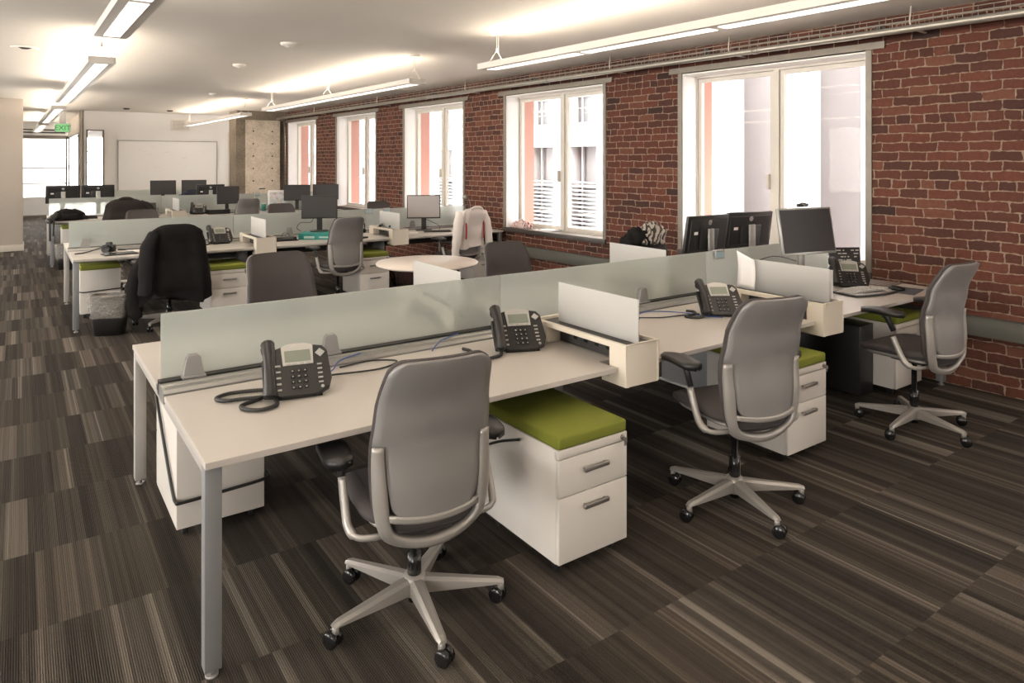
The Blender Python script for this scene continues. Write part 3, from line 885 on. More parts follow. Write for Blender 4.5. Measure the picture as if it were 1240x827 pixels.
c1.tube(catmull([(.572, 3.99, .53), (.568, 3.9, .50), (.568, 3.7, .36), (.570, 3.50, .22), (.575, 3.445, .19), (.60, 3.437, .185), (.78, 3.436, .19), (.97, 3.437, .20), (.99, 3.5, .21)], 5), .0075, 8)
tag(c1.build('pedestal_cord', BLACK), 'black cord slung around the back of the pedestal at the near bench end', 'cord')
c1 = MB().tube(catmull([(1.80, 2.50, .50), (1.797, 2.66, .44), (1.796, 2.82, .36)], 5), .006, 8)
tag(c1.build('pedestal_cord', BLACK), 'black cord on the side of the foreground pedestal', 'cord')
c1 = MB().tube(catmull([(.524, 9.45, .55), (.522, 9.2, .36), (.53, 8.93, .30), (.7, 8.915, .30), (.95, 8.915, .31)], 5), .007, 8)
tag(c1.build('pedestal_cord', BLACK), 'black cord around the pedestal at the left end of the middle bench', 'cord')

# ------------------------------------------------------------------ office chair
def backY(z):       # rear curve of the backrest
    return smooth_tab([(.36, -.205), (.45, -.245), (.56, -.248), (.70, -.238), (.85, -.262), (1.06, -.335)], z)
def backP(x, z, off=0):
    wrap = .05 + .03 * max(0, (.8 - z))
    return Vector((x, backY(z) + wrap * (abs(x) / .22) ** 2.2 - off, z))
def backN(x, z):
    e = .004
    a = backP(x + e, z) - backP(x - e, z); b = backP(x, z + e) - backP(x, z - e)
    n = b.cross(a); n.normalize()
    return n if n.y < 0 else -n
OUTW_T = [(.36, .10), (.42, .185), (.50, .212), (.62, .222), (.75, .220), (.90, .208), (1.04, .186)]
def rounded(hw, z, z0, z1, r):
    if z > z1 - r: k = (z - (z1 - r)) / r; return hw - r * (1 - math.sqrt(max(0, 1 - k * k)))
    if z < z0 + r: k = ((z0 + r) - z) / r; return hw - r * (1 - math.sqrt(max(0, 1 - k * k)))
    return hw
def make_chair():
    e = empty('office_chair')
    base = MB()
    base.lathe([(.0, .052), (.034, .055), (.044, .08), (.047, .118), (.036, .135), (.0, .135)], n=20)
    for k in range(5):
        a = k * 2 * PI / 5; M = Matrix.Rotation(a, 4, 'Z')
        pts = []
        for t in [0, .25, .5, .75, .93, 1]:
            r = .03 + .318 * t
            wd = .028 - .010 * t; zt = .128 - .035 * t - (.006 if t == 1 else 0); zb = .070 + .008 * t
            if t == 1: wd *= .75
            pts.append([Vector((r, -wd, zb)), Vector((r, -wd, zt - .010)), Vector((r, -wd * .5, zt)), Vector((r, wd * .5, zt)), Vector((r, wd, zt - .010)), Vector((r, wd, zb))])
        t_ = bmesh.new(); rg = [[t_.verts.new(p) for p in row] for row in pts]
        for A, B in zip(rg, rg[1:]):
            for j in range(6): t_.faces.new((A[j], A[(j + 1) % 6], B[(j + 1) % 6], B[j]))
        t_.faces.new(rg[0]); t_.faces.new(rg[-1])
        base._merge(t_, M, False)
        base.tube([M @ Vector((.335, 0, .05)), M @ Vector((.335, 0, .08))], .013, 10)
    base.build('star_base', SILV, e)
    for k in range(5):
        a = k * 2 * PI / 5; M = Matrix.Rotation(a, 4, 'Z') @ Matrix.Translation((.335, 0, 0)) @ Matrix.Rotation(1.3 + k * 1.9, 4, 'Z')
        c = MB()
        for s in (-1, 1):
            c.lathe([(0, s * .004), (.026, s * .004), (.030, s * .009), (.030, s * .021), (.025, s * .026), (0, s * .027)], M=M @ Matrix.Translation((.012, 0, .030)) @ Matrix.Rotation(R(90), 4, 'X'), n=18)
        c.lathe([(0, 0), (.010, 0), (.010, .034), (0, .034)], M=M @ Matrix.Translation((0, 0, .028)), n=10)
        c.box(-.006, .018, -.006, .006, .028, .058, M=M)
        c.build('caster', BLACKG, e)
    g = MB().lathe([(0, .03), (.022, .03), (.022, .128), (.027, .129), (.027, .215), (.0165, .217), (.0165, .40), (0, .40)], n=18)
    g.build('gas_lift', BLACKG, e)
    m = MB().box(-.075, .075, -.14, .12, .372, .418, .012).box(-.035, .035, -.17, -.12, .375, .41, .01)
    m.tube([(.07, .06, .39), (.20, .07, .385)], .008, 8).box(.19, .235, .05, .09, .378, .392, .004)
    m.build('tilt_mechanism', BLACK, e)
    # seat
    def loop(s, z0, z1, hwx, y0, y1, sag=0, dome=0):
        n = 40; rings = []
        for lv, (zz, ins) in enumerate(((z0, .03), (z0 + .006, .008), ((z0 + z1) / 2, 0), (z1 - .010, .006), (z1, .035))):
            ring = []
            for k in range(n):
                a = 2 * PI * k / n; ca, sa = math.cos(a), math.sin(a)
                ex = .42
                x = (hwx - ins) * (abs(ca) ** ex) * (1 if ca >= 0 else -1)
                yc = (y0 + y1) / 2; y = yc + ((y1 - y0) / 2 - ins) * (abs(sa) ** ex) * (1 if sa >= 0 else -1)
                f = max(0, (y - .10) / (y1 - .10)); z = zz - sag * f * f * 1.0 + .010 * (abs(x) / hwx) ** 2
                ring.append(s.bm.verts.new((x, y, z)))
            rings.append(ring)
        fs = []
        for A, B in zip(rings, rings[1:]):
            for k in range(n): fs.append(s.bm.faces.new((A[k], A[(k + 1) % n], B[(k + 1) % n], B[k])))
        fs.append(s.bm.faces.new(rings[0][::-1])); fs.append(s.bm.faces.new(rings[-1]))
        s._tag(fs, True)
    sp = MB(); loop(sp, .405, .440, .215, -.19, .235, .015); sp.build('seat_pan', SILV, e)
    sc_ = MB(); loop(sc_, .436, .488, .245, -.205, .265, .022); sc_.build('seat_cushion', FABRIC, e)
    # back cushion (front), rear shell panel, lower silver frame with slot
    NC = 14
    def rows(z0, z1, hwf, nr, off, r):
        out = []
        zs = [z0 + (z1 - z0) * (k / nr) for k in range(nr + 1)]
        zs = sorted(set(zs + [z0 + r * q for q in (.04, .15, .35, .6)] + [z1 - r * q for q in (.04, .15, .35, .6)]))
        for z in zs:
            h = rounded(hwf(z), z, z0, z1, r)
            out.append([(backP(h * (-1 + 2 * j / NC), z, off), backN(h * (-1 + 2 * j / NC), z)) for j in range(NC + 1)])
        return out
    MB().sheet(rows(.40, 1.048, lambda z: lerp_tab(OUTW_T, z) + .003, 16, -.022, .055), .022).build('back_cushion', FABRIC, e)
    def hp(z): return lerp_tab([(.47, .155), (.60, .172), (.728, .178)], z) if z < .73 else lerp_tab(OUTW_T, z)
    up = MB().sheet(rows2b(.478, .7345, lambda z: lerp_tab([(.47, .152), (.60, .172), (.735, .180)], z), 0, .05, NC) + rows2(.7348, 1.045, lambda z: lerp_tab(OUTW_T, z), 0, .055, NC), .016)
    up.build('back_shell', SHELL, e)
    fr = MB()
    outer = [(-.2205, .731), (-.222, .66), (-.221, .58), (-.215, .51), (-.203, .45), (-.176, .40), (-.125, .366), (-.06, .350), (0, .345)]
    inner = [(-.183, .731), (-.179, .66), (-.174, .58), (-.168, .51), (-.163, .46), (-.142, .418), (-.10, .396), (-.05, .386), (0, .382)]
    O = catmull([(a, 0, b) for a, b in outer], 3); I = catmull([(a, 0, b) for a, b in inner], 3)
    O += [Vector((-p.x, 0, p.z)) for p in O[-2::-1]]; I += [Vector((-p.x, 0, p.z)) for p in I[-2::-1]]
    rr = []
    for o_, i_ in zip(O, I):
        row = []
        for k in range(5):
            p = o_.lerp(i_, k / 4); n = backN(p.x, p.z)
            row.append((backP(p.x, p.z, .004 + .007 * math.sin(PI * k / 4)), n))
        rr.append(row)
    fr.sheet(rr, .022)
    rr = []
    for j in range(15):
        x = -.168 + .336 * j / 14; dz = .016 * (x / .168) ** 2
        rr.append([(backP(x, z + dz, .004), backN(x, z)) for z in (.454, .461, .469, .477)])
    fr.sheet(rr, .022)
    fr.build('back_frame', SILV, e)
    # lumbar strip seen through the slot
    rr = [[(backP(x, z, -.012), backN(x, z)) for z in (.405, .412, .420)] for x in [-.14 + .02 * j for j in range(15)]]
    MB().sheet(rr, .006).build('lumbar_bar', DARKG, e)
    for s in (-1, 1):
        lo = MB().use(SILV)
        P = catmull([(s * .10, -.165, .400), (s * .20, -.165, .400), (s * .262, -.145, .404), (s * .283, -.105, .425), (s * .286, -.07, .48), (s * .286, -.025, .575)], 5)
        lo.tube(P, [.012] * 12 + [.018] * (len(P) - 12), 10, sx=.8)
        ao = lo.build('arm_bracket', None, e)
        MB().tube([(s * .286, -.030, .565), (s * .283, .012, .640), (s * .280, .030, .668)], [.0175, .019, .036], 10, sx=.75).build('arm_post', BLACK, e)
        pd = MB()
        rr = []
        for i in range(13):
            t = -1 + 2 * i / 12
            hw = .047 * (1 - abs(t) ** 4) ** .5 * (1 - .10 * t) + .006
            rr.append([(Vector((s * .275 + hw * q, .030 + .142 * t, .684 + .010 * (1 - q * q) - .020 * max(0, t) ** 2 - .010 * max(0, -t) ** 2)), Vector((0, 0, 1))) for q in (-1, -.85, -.5, 0, .5, .85, 1)])
        pd.sheet(rr, .024)
        pd.box(s * .275 - .028, s * .275 + .028, -.03, .11, .660, .674, .004)
        pd.build('armrest_pad', BLACK, e)
    return tag(e, '', 'office chair')
def rows2(z0, z1, hwf, off, r, NC):      # rounded at the top only
    out = []
    zs = [z0 + (z1 - r - z0) * k / 8 for k in range(9)] + [z1 - r * q for q in (.8, .6, .4, .25, .12, .04, 0)]
    for z in zs:
        h = hwf(z)
        if z > z1 - r: k = (z - (z1 - r)) / r; h -= r * (1 - math.sqrt(max(0, 1 - k * k)))
        out.append([(backP(h * (-1 + 2 * j / NC), z, off), backN(h * (-1 + 2 * j / NC), z)) for j in range(NC + 1)])
    return out
def rows2b(z0, z1, hwf, off, r, NC):     # rounded at the bottom only
    out = []
    zs = [z0 + r * q for q in (0, .04, .12, .25, .4, .6, .8)] + [z0 + r + (z1 - z0 - r) * k / 8 for k in range(9)]
    for z in zs:
        h = hwf(z)
        if z < z0 + r: k = ((z0 + r) - z) / r; h -= r * (1 - math.sqrt(max(0, 1 - k * k)))
        out.append([(backP(h * (-1 + 2 * j / NC), z, off), backN(h * (-1 + 2 * j / NC), z)) for j in range(NC + 1)])
    return out

chair = make_chair(); u = []
G = 'office chairs at the workbenches'
def put_chair(x, y, rz, label, lift=0, base=0, sc_=1.0, arm=0, spread=0):
    o = place(chair, u, (x, y, 0), rz, label, G)
    if sc_ != 1: o.scale = (sc_, sc_, 1)
    for c in o.children:
        n = c.name.split('.')[0]
        if n in ('star_base', 'caster'):
            c.rotation_euler.z = base - rz
        elif lift:
            if n == 'gas_lift': c.scale.z = 1 + lift / .4; c.location.z = -.03 * lift / .4
            else: c.location.z = lift
        if n in ('armrest_pad', 'arm_post'): c.location.z = lift + arm
        if n == 'armrest_pad' and spread:
            side = -1 if sum(v.co.x for v in c.data.vertices) < 0 else 1
            c.location.x = side * spread
    return o
ch0 = put_chair(1.25, 2.43, R(-8), 'grey office chair in the foreground, nearest the camera, seen from behind', base=R(43), arm=-.028, spread=.03)
put_chair(2.96, 2.24, R(-14), 'grey office chair second from the left at the near bench, turned sideways', base=R(35), lift=.045, arm=.02)
put_chair(4.76, 2.204, R(-4), 'grey office chair at the right end of the near bench beside the brick wall', base=R(40), lift=.055, arm=.045)
put_chair(3.12, 8.05, R(6), 'light grey office chair seen from behind at the middle bench before the teal box', lift=.03)
jc = put_chair(1.30, 8.14, R(2), 'office chair draped with a long charcoal coat at the middle bench', base=R(12))
hc = put_chair(4.80, 8.06, R(8), 'office chair with a white hooded top over its back at the middle bench', lift=.03)
put_chair(1.46, 4.50, R(186), 'office chair behind the near bench showing its dark front, left of the round table', lift=.06, sc_=1.06)
put_chair(3.56, 4.92, R(174), 'office chair with dark taupe front beside the round table, under the window', lift=-.05, sc_=1.05)
jb = put_chair(1.42, 13.35, R(0), 'office chair with a dark brown jacket over it at the third bench', lift=.03)
put_chair(3.37, 13.35, R(4), 'small grey office chair back at the third bench before the angled monitor', lift=0)
put_chair(1.40, 10.72, R(180), 'office chair facing us behind the middle bench, in front of the brown jacket')
put_chair(3.33, 10.72, R(180), 'office chair facing us behind the middle bench, below the photo collage', lift=.02)
put_chair(4.98, 10.75, R(180), 'office chair facing us at the right end behind the middle bench glass')
sj = put_chair(3.0, 16.45, R(0), 'office chair with a dark striped shirt over it at the farthest bench')

def garment(name, m, zt, zb, a_tab, b0, b1, folds, sleeves, loc, rz, label, cat, extra=None, hem=.02, seed=1, collar=True):
    e = empty(name, loc, rz); r = random.Random(seed)
    ph = [r.random() * 6 for _ in range(6)]
    n = 60; rings = []; s = MB()
    N = 22
    for i in range(N + 1):
        t = i / N
        z = zt - (zt - zb) * t
        a = smooth_tab(a_tab, t); b = b0 + (b1 - b0) * min(1, t * 1.6)
        if i == 0: a *= .93; b *= .40
        if i == 1: a *= .98; b *= .8
        cy = backY(max(.36, z)) + .005
        ring = []
        for k in range(n):
            an = 2 * PI * k / n; ca, sa = math.cos(an), math.sin(an)
            am = folds * (.1 + t) * (math.sin(7 * an + ph[0] + t) + .6 * math.sin(12 * an + ph[1] - 1.5 * t) + .5 * math.sin(4 * an + ph[2]))
            x = (a + am * .6) * (abs(ca) ** .75) * (1 if ca >= 0 else -1)
            yy = (b + am) * (abs(sa) ** .8) * (1 if sa >= 0 else -1)
            zz = z
            if i == 0: zz = zt - .014 * abs(ca) ** 2 
            if i == N: zz = zb + hem * math.sin(3 * an + ph[3])
            ring.append(s.bm.verts.new((x, cy + yy, zz - (.03 * (abs(ca) ** 4) * (1 - i / 4) if i < 4 else 0))))
        rings.append(ring)
    fs = []
    for A, B in zip(rings, rings[1:]):
        for k in range(n): fs.append(s.bm.faces.new((A[k], B[k], B[(k + 1) % n], A[(k + 1) % n])))
    fs.append(s.bm.faces.new(rings[0]))
    s._tag(fs, True)
    s.build('body', m, e)
    for pts, rads, flat in sleeves:
        P = catmull(pts, 5); rr = []
        for i in range(len(P)):
            q = i / (len(P) - 1) * (len(rads) - 1); k = min(int(q), len(rads) - 2)
            rr.append((rads[k] + (rads[k + 1] - rads[k]) * (q - k)) * (1 + .05 * math.sin(i * 1.7)))
        MB().tube(P, rr, 16, sx=flat).build('sleeve', m, e)
    if collar:
        c = MB(); P = catmull([(-.10, backY(zt) - .045, zt - .01), (-.05, backY(zt) - .055, zt + .012), (0, backY(zt) - .058, zt + .016), (.05, backY(zt) - .055, zt + .012), (.10, backY(zt) - .045, zt - .01)], 4)
        c.tube(P, .016, 8).build('collar', m, e)
    if extra: extra(e)
    return tag(e, label, cat)
garment('coat', COAT, 1.085, .30, [(0, .215), (.10, .25), (.3, .295), (.6, .33), (1, .35)], .050, .115, .022,
        [([(-.20, -.31, 1.00), (-.27, -.36, .86), (-.29, -.385, .68), (-.295, -.39, .50), (-.30, -.38, .40)], [.045, .060, .060, .056, .052], 1.35),
         ([(-.24, -.20, .80), (-.34, -.20, .60), (-.38, -.20, .38), (-.36, -.20, .22), (-.33, -.20, .14)], [.05, .07, .08, .075, .04], .8)],
        (1.30, 8.14, 0), R(2), 'long charcoal coat draped over the chair at the left of the middle bench', 'coat', hem=.05, seed=4, collar=False)
def hoodie_extra(e):
    for x, w in ((-.135, .012), (.16, .008)):
        MB().tube(catmull([(x - .01, -.325, 1.0), (x, -.338, .9), (x - .005, -.345, .78), (x - .01, -.345, .72)], 4), w, 6).build('red_trim', RED, e)
garment('hooded_top', HOODIE, 1.115, .60, [(0, .20), (.3, .215), (1, .225)], .055, .085, .014,
        [([(-.19, -.28, 1.06), (-.245, -.31, .92), (-.275, -.32, .75), (-.29, -.31, .60), (-.28, -.30, .52)], [.055, .062, .058, .05, .05], 1.0),
         ([(.19, -.28, 1.06), (.235, -.31, .92), (.26, -.32, .75), (.285, -.31, .55), (.30, -.30, .42)], [.055, .058, .052, .045, .04], 1.0)],
        (4.80, 8.06, 0), R(8), 'white hooded top with a red stripe hanging over a chair at the middle bench', 'hooded top', extra=hoodie_extra, seed=9)
garment('jacket', COATB, 1.115, .70, [(0, .22), (.3, .29), (1, .33)], .055, .10, .010,
        [([(.22, -.28, 1.02), (.33, -.28, .98), (.40, -.26, .90)], [.06, .06, .05], 1.0)],
        (1.42, 13.35, 0), 0, 'dark brown jacket hanging over a chair back at the third bench', 'jacket', seed=5)
STRIPE = mat('navy_striped_cloth', (.03, .032, .05), .9, var=.6, scale=14)
garment('striped_shirt', STRIPE, 1.10, .70, [(0, .19), (.4, .23), (1, .24)], .05, .08, .012, [([(.2, -.3, 1.0), (.25, -.32, .9), (.27, -.3, .75)], [.045, .05, .045], 1.0), ([(-.2, -.3, 1.0), (-.25, -.32, .9), (-.27, -.3, .75)], [.045, .05, .045], 1.0)],
        (3.0, 16.45, 0), 0, 'dark striped shirt on a chair in front of the two far screens', 'shirt', seed=6)

# ------------------------------------------------------------------ desk phones
def make_phone():
    e = empty('desk_phone'); T = Matrix.Translation((0, -.085, .018)) @ Matrix.Rotation(R(43), 4, 'X')
    f = MB()
    out = [(-.10, .0), (-.07, -.012), (.06, -.014), (.112, .012), (.125, .05), (.118, .175), (.10, .20), (.06, .208), (-.06, .208), (-.10, .195)]
    f.prism(out, -.018, .012, 'Z', T, bev=.004, smooth=False)
    f.prism([(-.135, .0), (-.135, .16), (-.085, .17), (-.085, -.005)], -.018, .004, 'Z', T, bev=.004)
    f.build('body', BLACK, e)
    st = MB().prism([(-.085, .0), (.055, .0), (.075, .085), (.045, .085)], -.085, .085, 'X', Matrix.Translation((0, 0, 0)))
    st.build('stand', BLACKG, e)
    b = MB().prism([(-.058, .118), (.058, .118), (.062, .205), (.03, .216), (-.03, .216), (-.062, .205)], .0125, .0155, 'Z', T)
    b.build('silver_bezel', mat('phone_silver', (.50, .49, .47), .4, .3, var=.03), e)
    MB().box(-.050, .050, .132, .183, .0156, .0170, M=T).build('display', LCD, e)
    k = MB().use(BLACKG)
    for r_ in range(4):
        for c in range(3):
            k.use(BLACKG).box(-.032 + c * .024, -.016 + c * .024, .012 + r_ * .024, .025 + r_ * .024, .012, .0165, .002, M=T, seg=1)
            k.use(KEYM).box(-.026 + c * .024, -.022 + c * .024, .017 + r_ * .024, .021 + r_ * .024, .0160, .017, M=T)
    k.build('keypad', None, e)
    k = MB()
    for c in range(4): k.box(-.046 + c * .026, -.030 + c * .026, .120, .128, .0156, .018, M=T)
    k.build('soft_keys', KEYM, e)
    k = MB()
    for r_ in range(5): k.box(-.086, -.068, .012 + r_ * .026, .019 + r_ * .026, .012, .015, M=T)
    k.build('function_keys', KEYM, e)
    k = MB()
    for r_ in range(5): k.box(.072, .090, .030 + r_ * .020, .036 + r_ * .020, .012, .015, M=T)
    k.build('function_keys', KEYM, e)
    MB().prism([(.088 + .019 * math.cos(t * PI / 2), .165 + .019 * math.sin(t * PI / 2)) for t in range(4)], .012, .0165, 'Z', T).build('navigation_key', KEYM, e)
    MB().lathe([(0, 0), (.007, 0), (.006, .003), (0, .003)], M=T @ Matrix.Translation((.085, .014, .012)), n=12).build('speaker_key', KEYM, e)
    h = MB(); Hh = T @ Matrix.Translation((-.112, 0, .0))
    P = catmull([(0, -.012, .028), (0, .02, .040), (0, .07, .052), (0, .12, .054), (0, .17, .046), (0, .212, .030)], 4)
    rr = [.019 + .005 * abs(2 * i / (len(P) - 1) - 1) ** 2 for i in range(len(P))]
    h.tube([Hh @ p for p in P], rr, 12, sx=1.15)
    h.lathe([(0, -.022), (.024, -.022), (.027, 0), (.022, .012), (0, .014)], M=Hh @ Matrix.Translation((0, .008, .030)), n=16)
    h.lathe([(0, -.022), (.025, -.022), (.028, 0), (.022, .012), (0, .014)], M=Hh @ Matrix.Translation((0, .192, .032)), n=16)
    h.build('handset', BLACK, e)
    return tag(e, '', 'desk phone')
def coil(pts, parent, r=.0085):
    P = catmull(pts, 14); Q = []; rr = []
    for i in range(len(P)):
        Q.append(P[i]); rr.append(r if i % 2 else r * .78)
    MB().tube(Q, rr, 8).build('coiled_cord', BLACK, parent)
ph = make_phone(); u = []
TZ = .7372
G = 'black desk phones'
PH = []
def phone(x, y, rz, lab, cord, z=TZ):
    o = place(ph, u, (x, y, z), rz, lab, G); o.scale = (1.08, 1.08, 1.08); PH.append((o, cord)); return o
phone(.98, 2.99, R(-12), 'leftmost black desk phone on the near bench, left of the foreground chair',
      [(-.105, -.085, .022), (-.09, -.12, .010), (-.10, -.165, .010), (-.15, -.19, .010), (-.20, -.165, .010), (-.215, -.12, .010), (-.17, -.08, .010), (-.14, -.05, .010), (-.20, -.04, .010), (-.27, -.035, .010), (-.30, .005, .010), (-.26, .045, .010), (-.19, .05, .010), (-.12, .04, .010)])
phone(2.175, 3.02, R(-22), 'black desk phone beside the first power hub, right of the foreground chair',
      [(-.12, -.08, .03), (-.12, -.14, .010), (-.20, -.20, .010), (-.30, -.27, .010), (-.36, -.33, .010), (-.33, -.2, .010), (-.25, -.07, .010), (-.28, 0, .01)])
phone(3.72, 2.93, R(-32), 'black desk phone next to the second power hub, in front of the clipped white paper',
      [(-.13, -.06, .03), (-.14, -.11, .010), (-.20, -.14, .010), (-.24, -.10, .010), (-.17, -.05, .010), (-.15, .02, .010), (-.19, .05, .010)])
phone(5.40, 2.99, R(-48), 'black desk phone under the right-hand screen, beside the ergonomic keyboard', None)
phone(1.98, 8.93, R(0), 'black desk phone on the middle bench, right of the charcoal coat', [(-.12, -.08, .03), (-.15, -.12, .010), (-.2, -.08, .010), (-.22, 0, .01)])
phone(2.75, 14.1, R(-15), 'black desk phone on the third bench right of the small cream hub', None)
phone(4.85, 13.95, R(-60), 'black desk phone at the right end of the third bench near the window', None)
for o, cord in PH:
    if cord: coil(cord, o)
ad = MB().use(DARKG).box(-.05, .05, -.02, .02, 0, .03, .004)
for n, (pts, m, lab) in enumerate((
    ([(1.10, 3.12, .745), (1.20, 3.10, .745), (1.40, 3.07, .744), (1.52, 3.14, .744), (1.42, 3.22, .744), (1.25, 3.20, .744)], BLACK, 'thin black cable looping on the near bench right of the left phone'),
    ([(1.12, 3.13, .75), (1.20, 3.17, .745), (1.27, 3.25, .762), (1.40, 3.30, .766)], BLUE, 'blue network cable behind the left phone on the near bench'),
    ([(1.75, 3.20, .745), (1.83, 3.27, .764), (1.93, 3.33, .766), (2.0, 3.36, .766)], BLUE, 'short blue network cable on the centre rail behind the foreground chair'),
    ([(3.16, 3.10, .745), (3.22, 3.18, .745), (3.36, 3.22, .745), (3.5, 3.10, .745), (3.56, 2.92, .745), (3.62, 2.83, .745)], BLUE, 'blue network cable beside the third phone on the near bench'),
    ([(3.14, 3.12, .752), (3.3, 3.05, .745), (3.45, 3.02, .745), (3.58, 2.98, .745)], BLACK, 'black cable running into the third phone on the near bench'))):
    tag(MB().tube(catmull(pts, 6), .0032 if m is BLUE else .0042, 6).build('cable', m), lab, 'cable')
m_ = MB().box(-.05, .05, -.035, .035, .0, .028, .008); m_.tube([(0, .03, .014), (.01, .09, .012), (-.03, .14, .01)], .004, 6)

# ------------------------------------------------------------------ monitors
def make_monitor(w, h, face, bez=BLACK, standm=STANDM, logo=True, lift=.10, tilt=0, cable=True):
    e = empty('monitor'); cz = lift + h / 2
    T = Matrix.Translation((0, 0, cz)) @ Matrix.Rotation(tilt, 4, 'X')
    b = MB().use(bez)
    b.box(-w / 2, w / 2, -.012, .014, -h / 2, h / 2, .004, M=T)
    b.prism([(-w / 2 + .03, -h / 2 + .03), (w / 2 - .03, -h / 2 + .03), (w / 2 - .03, h / 2 - .03), (-w / 2 + .03, h / 2 - .03)], .014, .030, 'Y', T, bev=.008)
    b.box(-w * .22, w * .22, .028, .042, -h / 2 + .04, h / 2 - .11, .008, M=T)
    b.build('housing', None, e)
    MB().box(-w / 2 + .013, w / 2 - .013, -.0135, -.0118, -h / 2 + .017, h / 2 - .013, M=T).build('screen', face, e)
    s = MB()
    s.box(-.035, .035, .045, .062, -.0 + .004, cz + .05, .004); s.box(-.03, .03, .040, .05, cz - .03, cz + .04)
    s.prism([(-.11, -.09), (.11, -.09), (.12, .03), (.08, .10), (-.08, .10), (-.12, .03)], 0, .012, 'Z', bev=.003)
    s.build('stand', standm, e)
    if logo:
        l = MB().lathe([(.019, 0), (.023, 0), (.023, .001), (.019, .001), (.019, 0)], M=T @ Matrix.Translation((0, .0305, h / 2 - .055)) @ BACK, n=28)
        lo = l.build('logo_ring', ALU, e)
        text_obj('logo', 'DELL', .0145, ALU, e, T @ Matrix.Translation((0, .0310, h / 2 - .055)) @ BACK)
        MB().box(w * .27, w * .36, .0300, .0308, .01, .035, M=T).build('sticker', PAPER, e)
    return tag(e, '', 'monitor')
def mon(e, x, y, z, rz, lab, group=None):
    e.location = (x, y, z); e.rotation_euler = (0, 0, rz); e['label'] = lab
    if group: e['group'] = group
    return e
G = 'monitors on the workbenches'
mA = make_monitor(.53, .325, SCREEN, lift=.195, tilt=R(-9)); mon(mA, 4.72, 3.86, TZ + .02, R(181), 'black monitor seen from behind, left of the pair before the rightmost window', G)
mB = copy_tree(mA); mon(mB, 5.34, 3.90, TZ + .02, R(170), 'black monitor seen from behind, right of the pair before the rightmost window', G)
mC = make_monitor(.52, .345, SCREEN, bez=STANDM, lift=.30, tilt=R(-10), logo=False); mon(mC, 4.78, 2.98, TZ, R(-12), 'large silver-edged monitor facing the third chair, with a webcam on top', G)
for c in mC.children:
    if c.name.startswith('stand'): pass
mD = make_monitor(.455, .30, SCREENG, lift=.165, logo=False, standm=DARKG); mon(mD, 3.20, 8.90, TZ + .078, R(-20), 'small black monitor standing on the teal box', G)
mE = make_monitor(.475, .335, mat('screen_painted_reflection', (.42, .40, .39), .2, var=.03), lift=.17, logo=False, standm=DARKG); mon(mE, 4.74, 8.92, TZ, R(-28), 'monitor with a reflection painted pale on its screen left of the white hooded top', G)  # screen's reflection is put into its pale base colour
mF = make_monitor(.52, .32, SCREENG, lift=.19, logo=False, standm=DARKG); mon(mF, 4.62, 14.15, TZ, R(-14), 'black monitor facing us, left of the pair in front of the end window', G)
mG = copy_tree(mF); mon(mG, 5.22, 14.15, TZ, R(-24), 'black monitor facing us, right of the pair in front of the end window', G)
mH = make_monitor(.43, .34, SCREENG, lift=.17, logo=False, standm=DARKG); mon(mH, 3.27, 14.1, TZ, R(12), 'dark angled monitor on the third bench before the concrete column', G)
mI = copy_tree(mA); mon(mI, .64, 15.05, TZ + .03, R(183), 'black monitor seen from behind at the far left end of the third bench', G)
mJ = copy_tree(mA); mon(mJ, 1.19, 15.05, TZ + .03, R(178), 'black monitor seen from behind, second from the left on the third bench', G)
mK = copy_tree(mA); mon(mK, 3.16, 15.1, TZ, R(176), 'black monitor seen from behind on the third bench, under the whiteboard corner', G)
mL = copy_tree(mF); mon(mL, 2.62, 17.25, TZ + .05, R(-2), 'dark screen facing us at the farthest bench, left of the two below the whiteboard', G)
mM = copy_tree(mF); mon(mM, 3.26, 17.25, TZ + .05, R(-6), 'dark screen facing us at the farthest bench, right of the two below the whiteboard', G)
# webcam
wc = empty('webcam', (4.79, 3.02, TZ + .30 + .345), R(-12))
MB().box(-.045, .045, -.005, .018, .003, .010, .003).tube([(-.05, -.004, .019), (.05, -.004, .019)], .011, 10).build('body', BLACK, wc)
MB().tube([(0, -.028, .022), (0, .010, .022)], .016, 16).build('lens', BLACKG, wc)
tag(wc, 'black webcam clipped to the top of the silver-edged monitor', 'webcam')
for pts, lab in (([(4.60, 3.2, .745), (4.50, 3.25, .82), (4.55, 3.3, .93), (4.72, 3.22, 1.0), (4.80, 3.05, .97)], 'thin black cable arching behind the silver-edged monitor'),
                 ([(2.98, 8.98, .82), (2.92, 8.95, .87), (2.98, 8.98, .93), (3.12, 9.0, .93), (3.17, 8.98, 1.03)], 'black cable curving off the back of the monitor on the teal box'),
                 ([(4.86, 8.7, .745), (4.92, 8.78, .80), (4.86, 8.95, .86), (4.78, 8.97, .90)], 'black cable behind the pale-screened monitor')):
    tag(MB().tube(catmull(pts, 6), .0035, 6).build('cable', BLACK), lab, 'cable')

# ------------------------------------------------------------------ things on the near bench
kb = empty('keyboard', (5.20, 2.78, TZ), R(-10))
def arcpts(x0, x1, f0, f1, n=14):
    lo = [(x0 + (x1 - x0) * k / n, f0(x0 + (x1 - x0) * k / n)) for k in range(n + 1)]
    hi = [(x0 + (x1 - x0) * k / n, f1(x0 + (x1 - x0) * k / n)) for k in range(n, -1, -1)]
    return lo + hi
MB().prism(arcpts(-.23, .23, lambda x: -.125 - .03 * (1 - (x / .23) ** 2), lambda x: .09 + .02 * (1 - (x / .23) ** 2)), 0, .014, 'Z', bev=.004).build('body', BLACK, kb)
MB().prism(arcpts(-.21, .21, lambda x: -.118 - .028 * (1 - (x / .21) ** 2), lambda x: -.075 - .028 * (1 - (x / .21) ** 2)), .014, .019, 'Z', bev=.002).build('palm_rest', ALU, kb)
ks = MB().use(mat('silver_keys', (.50, .49, .47), .35, .2))
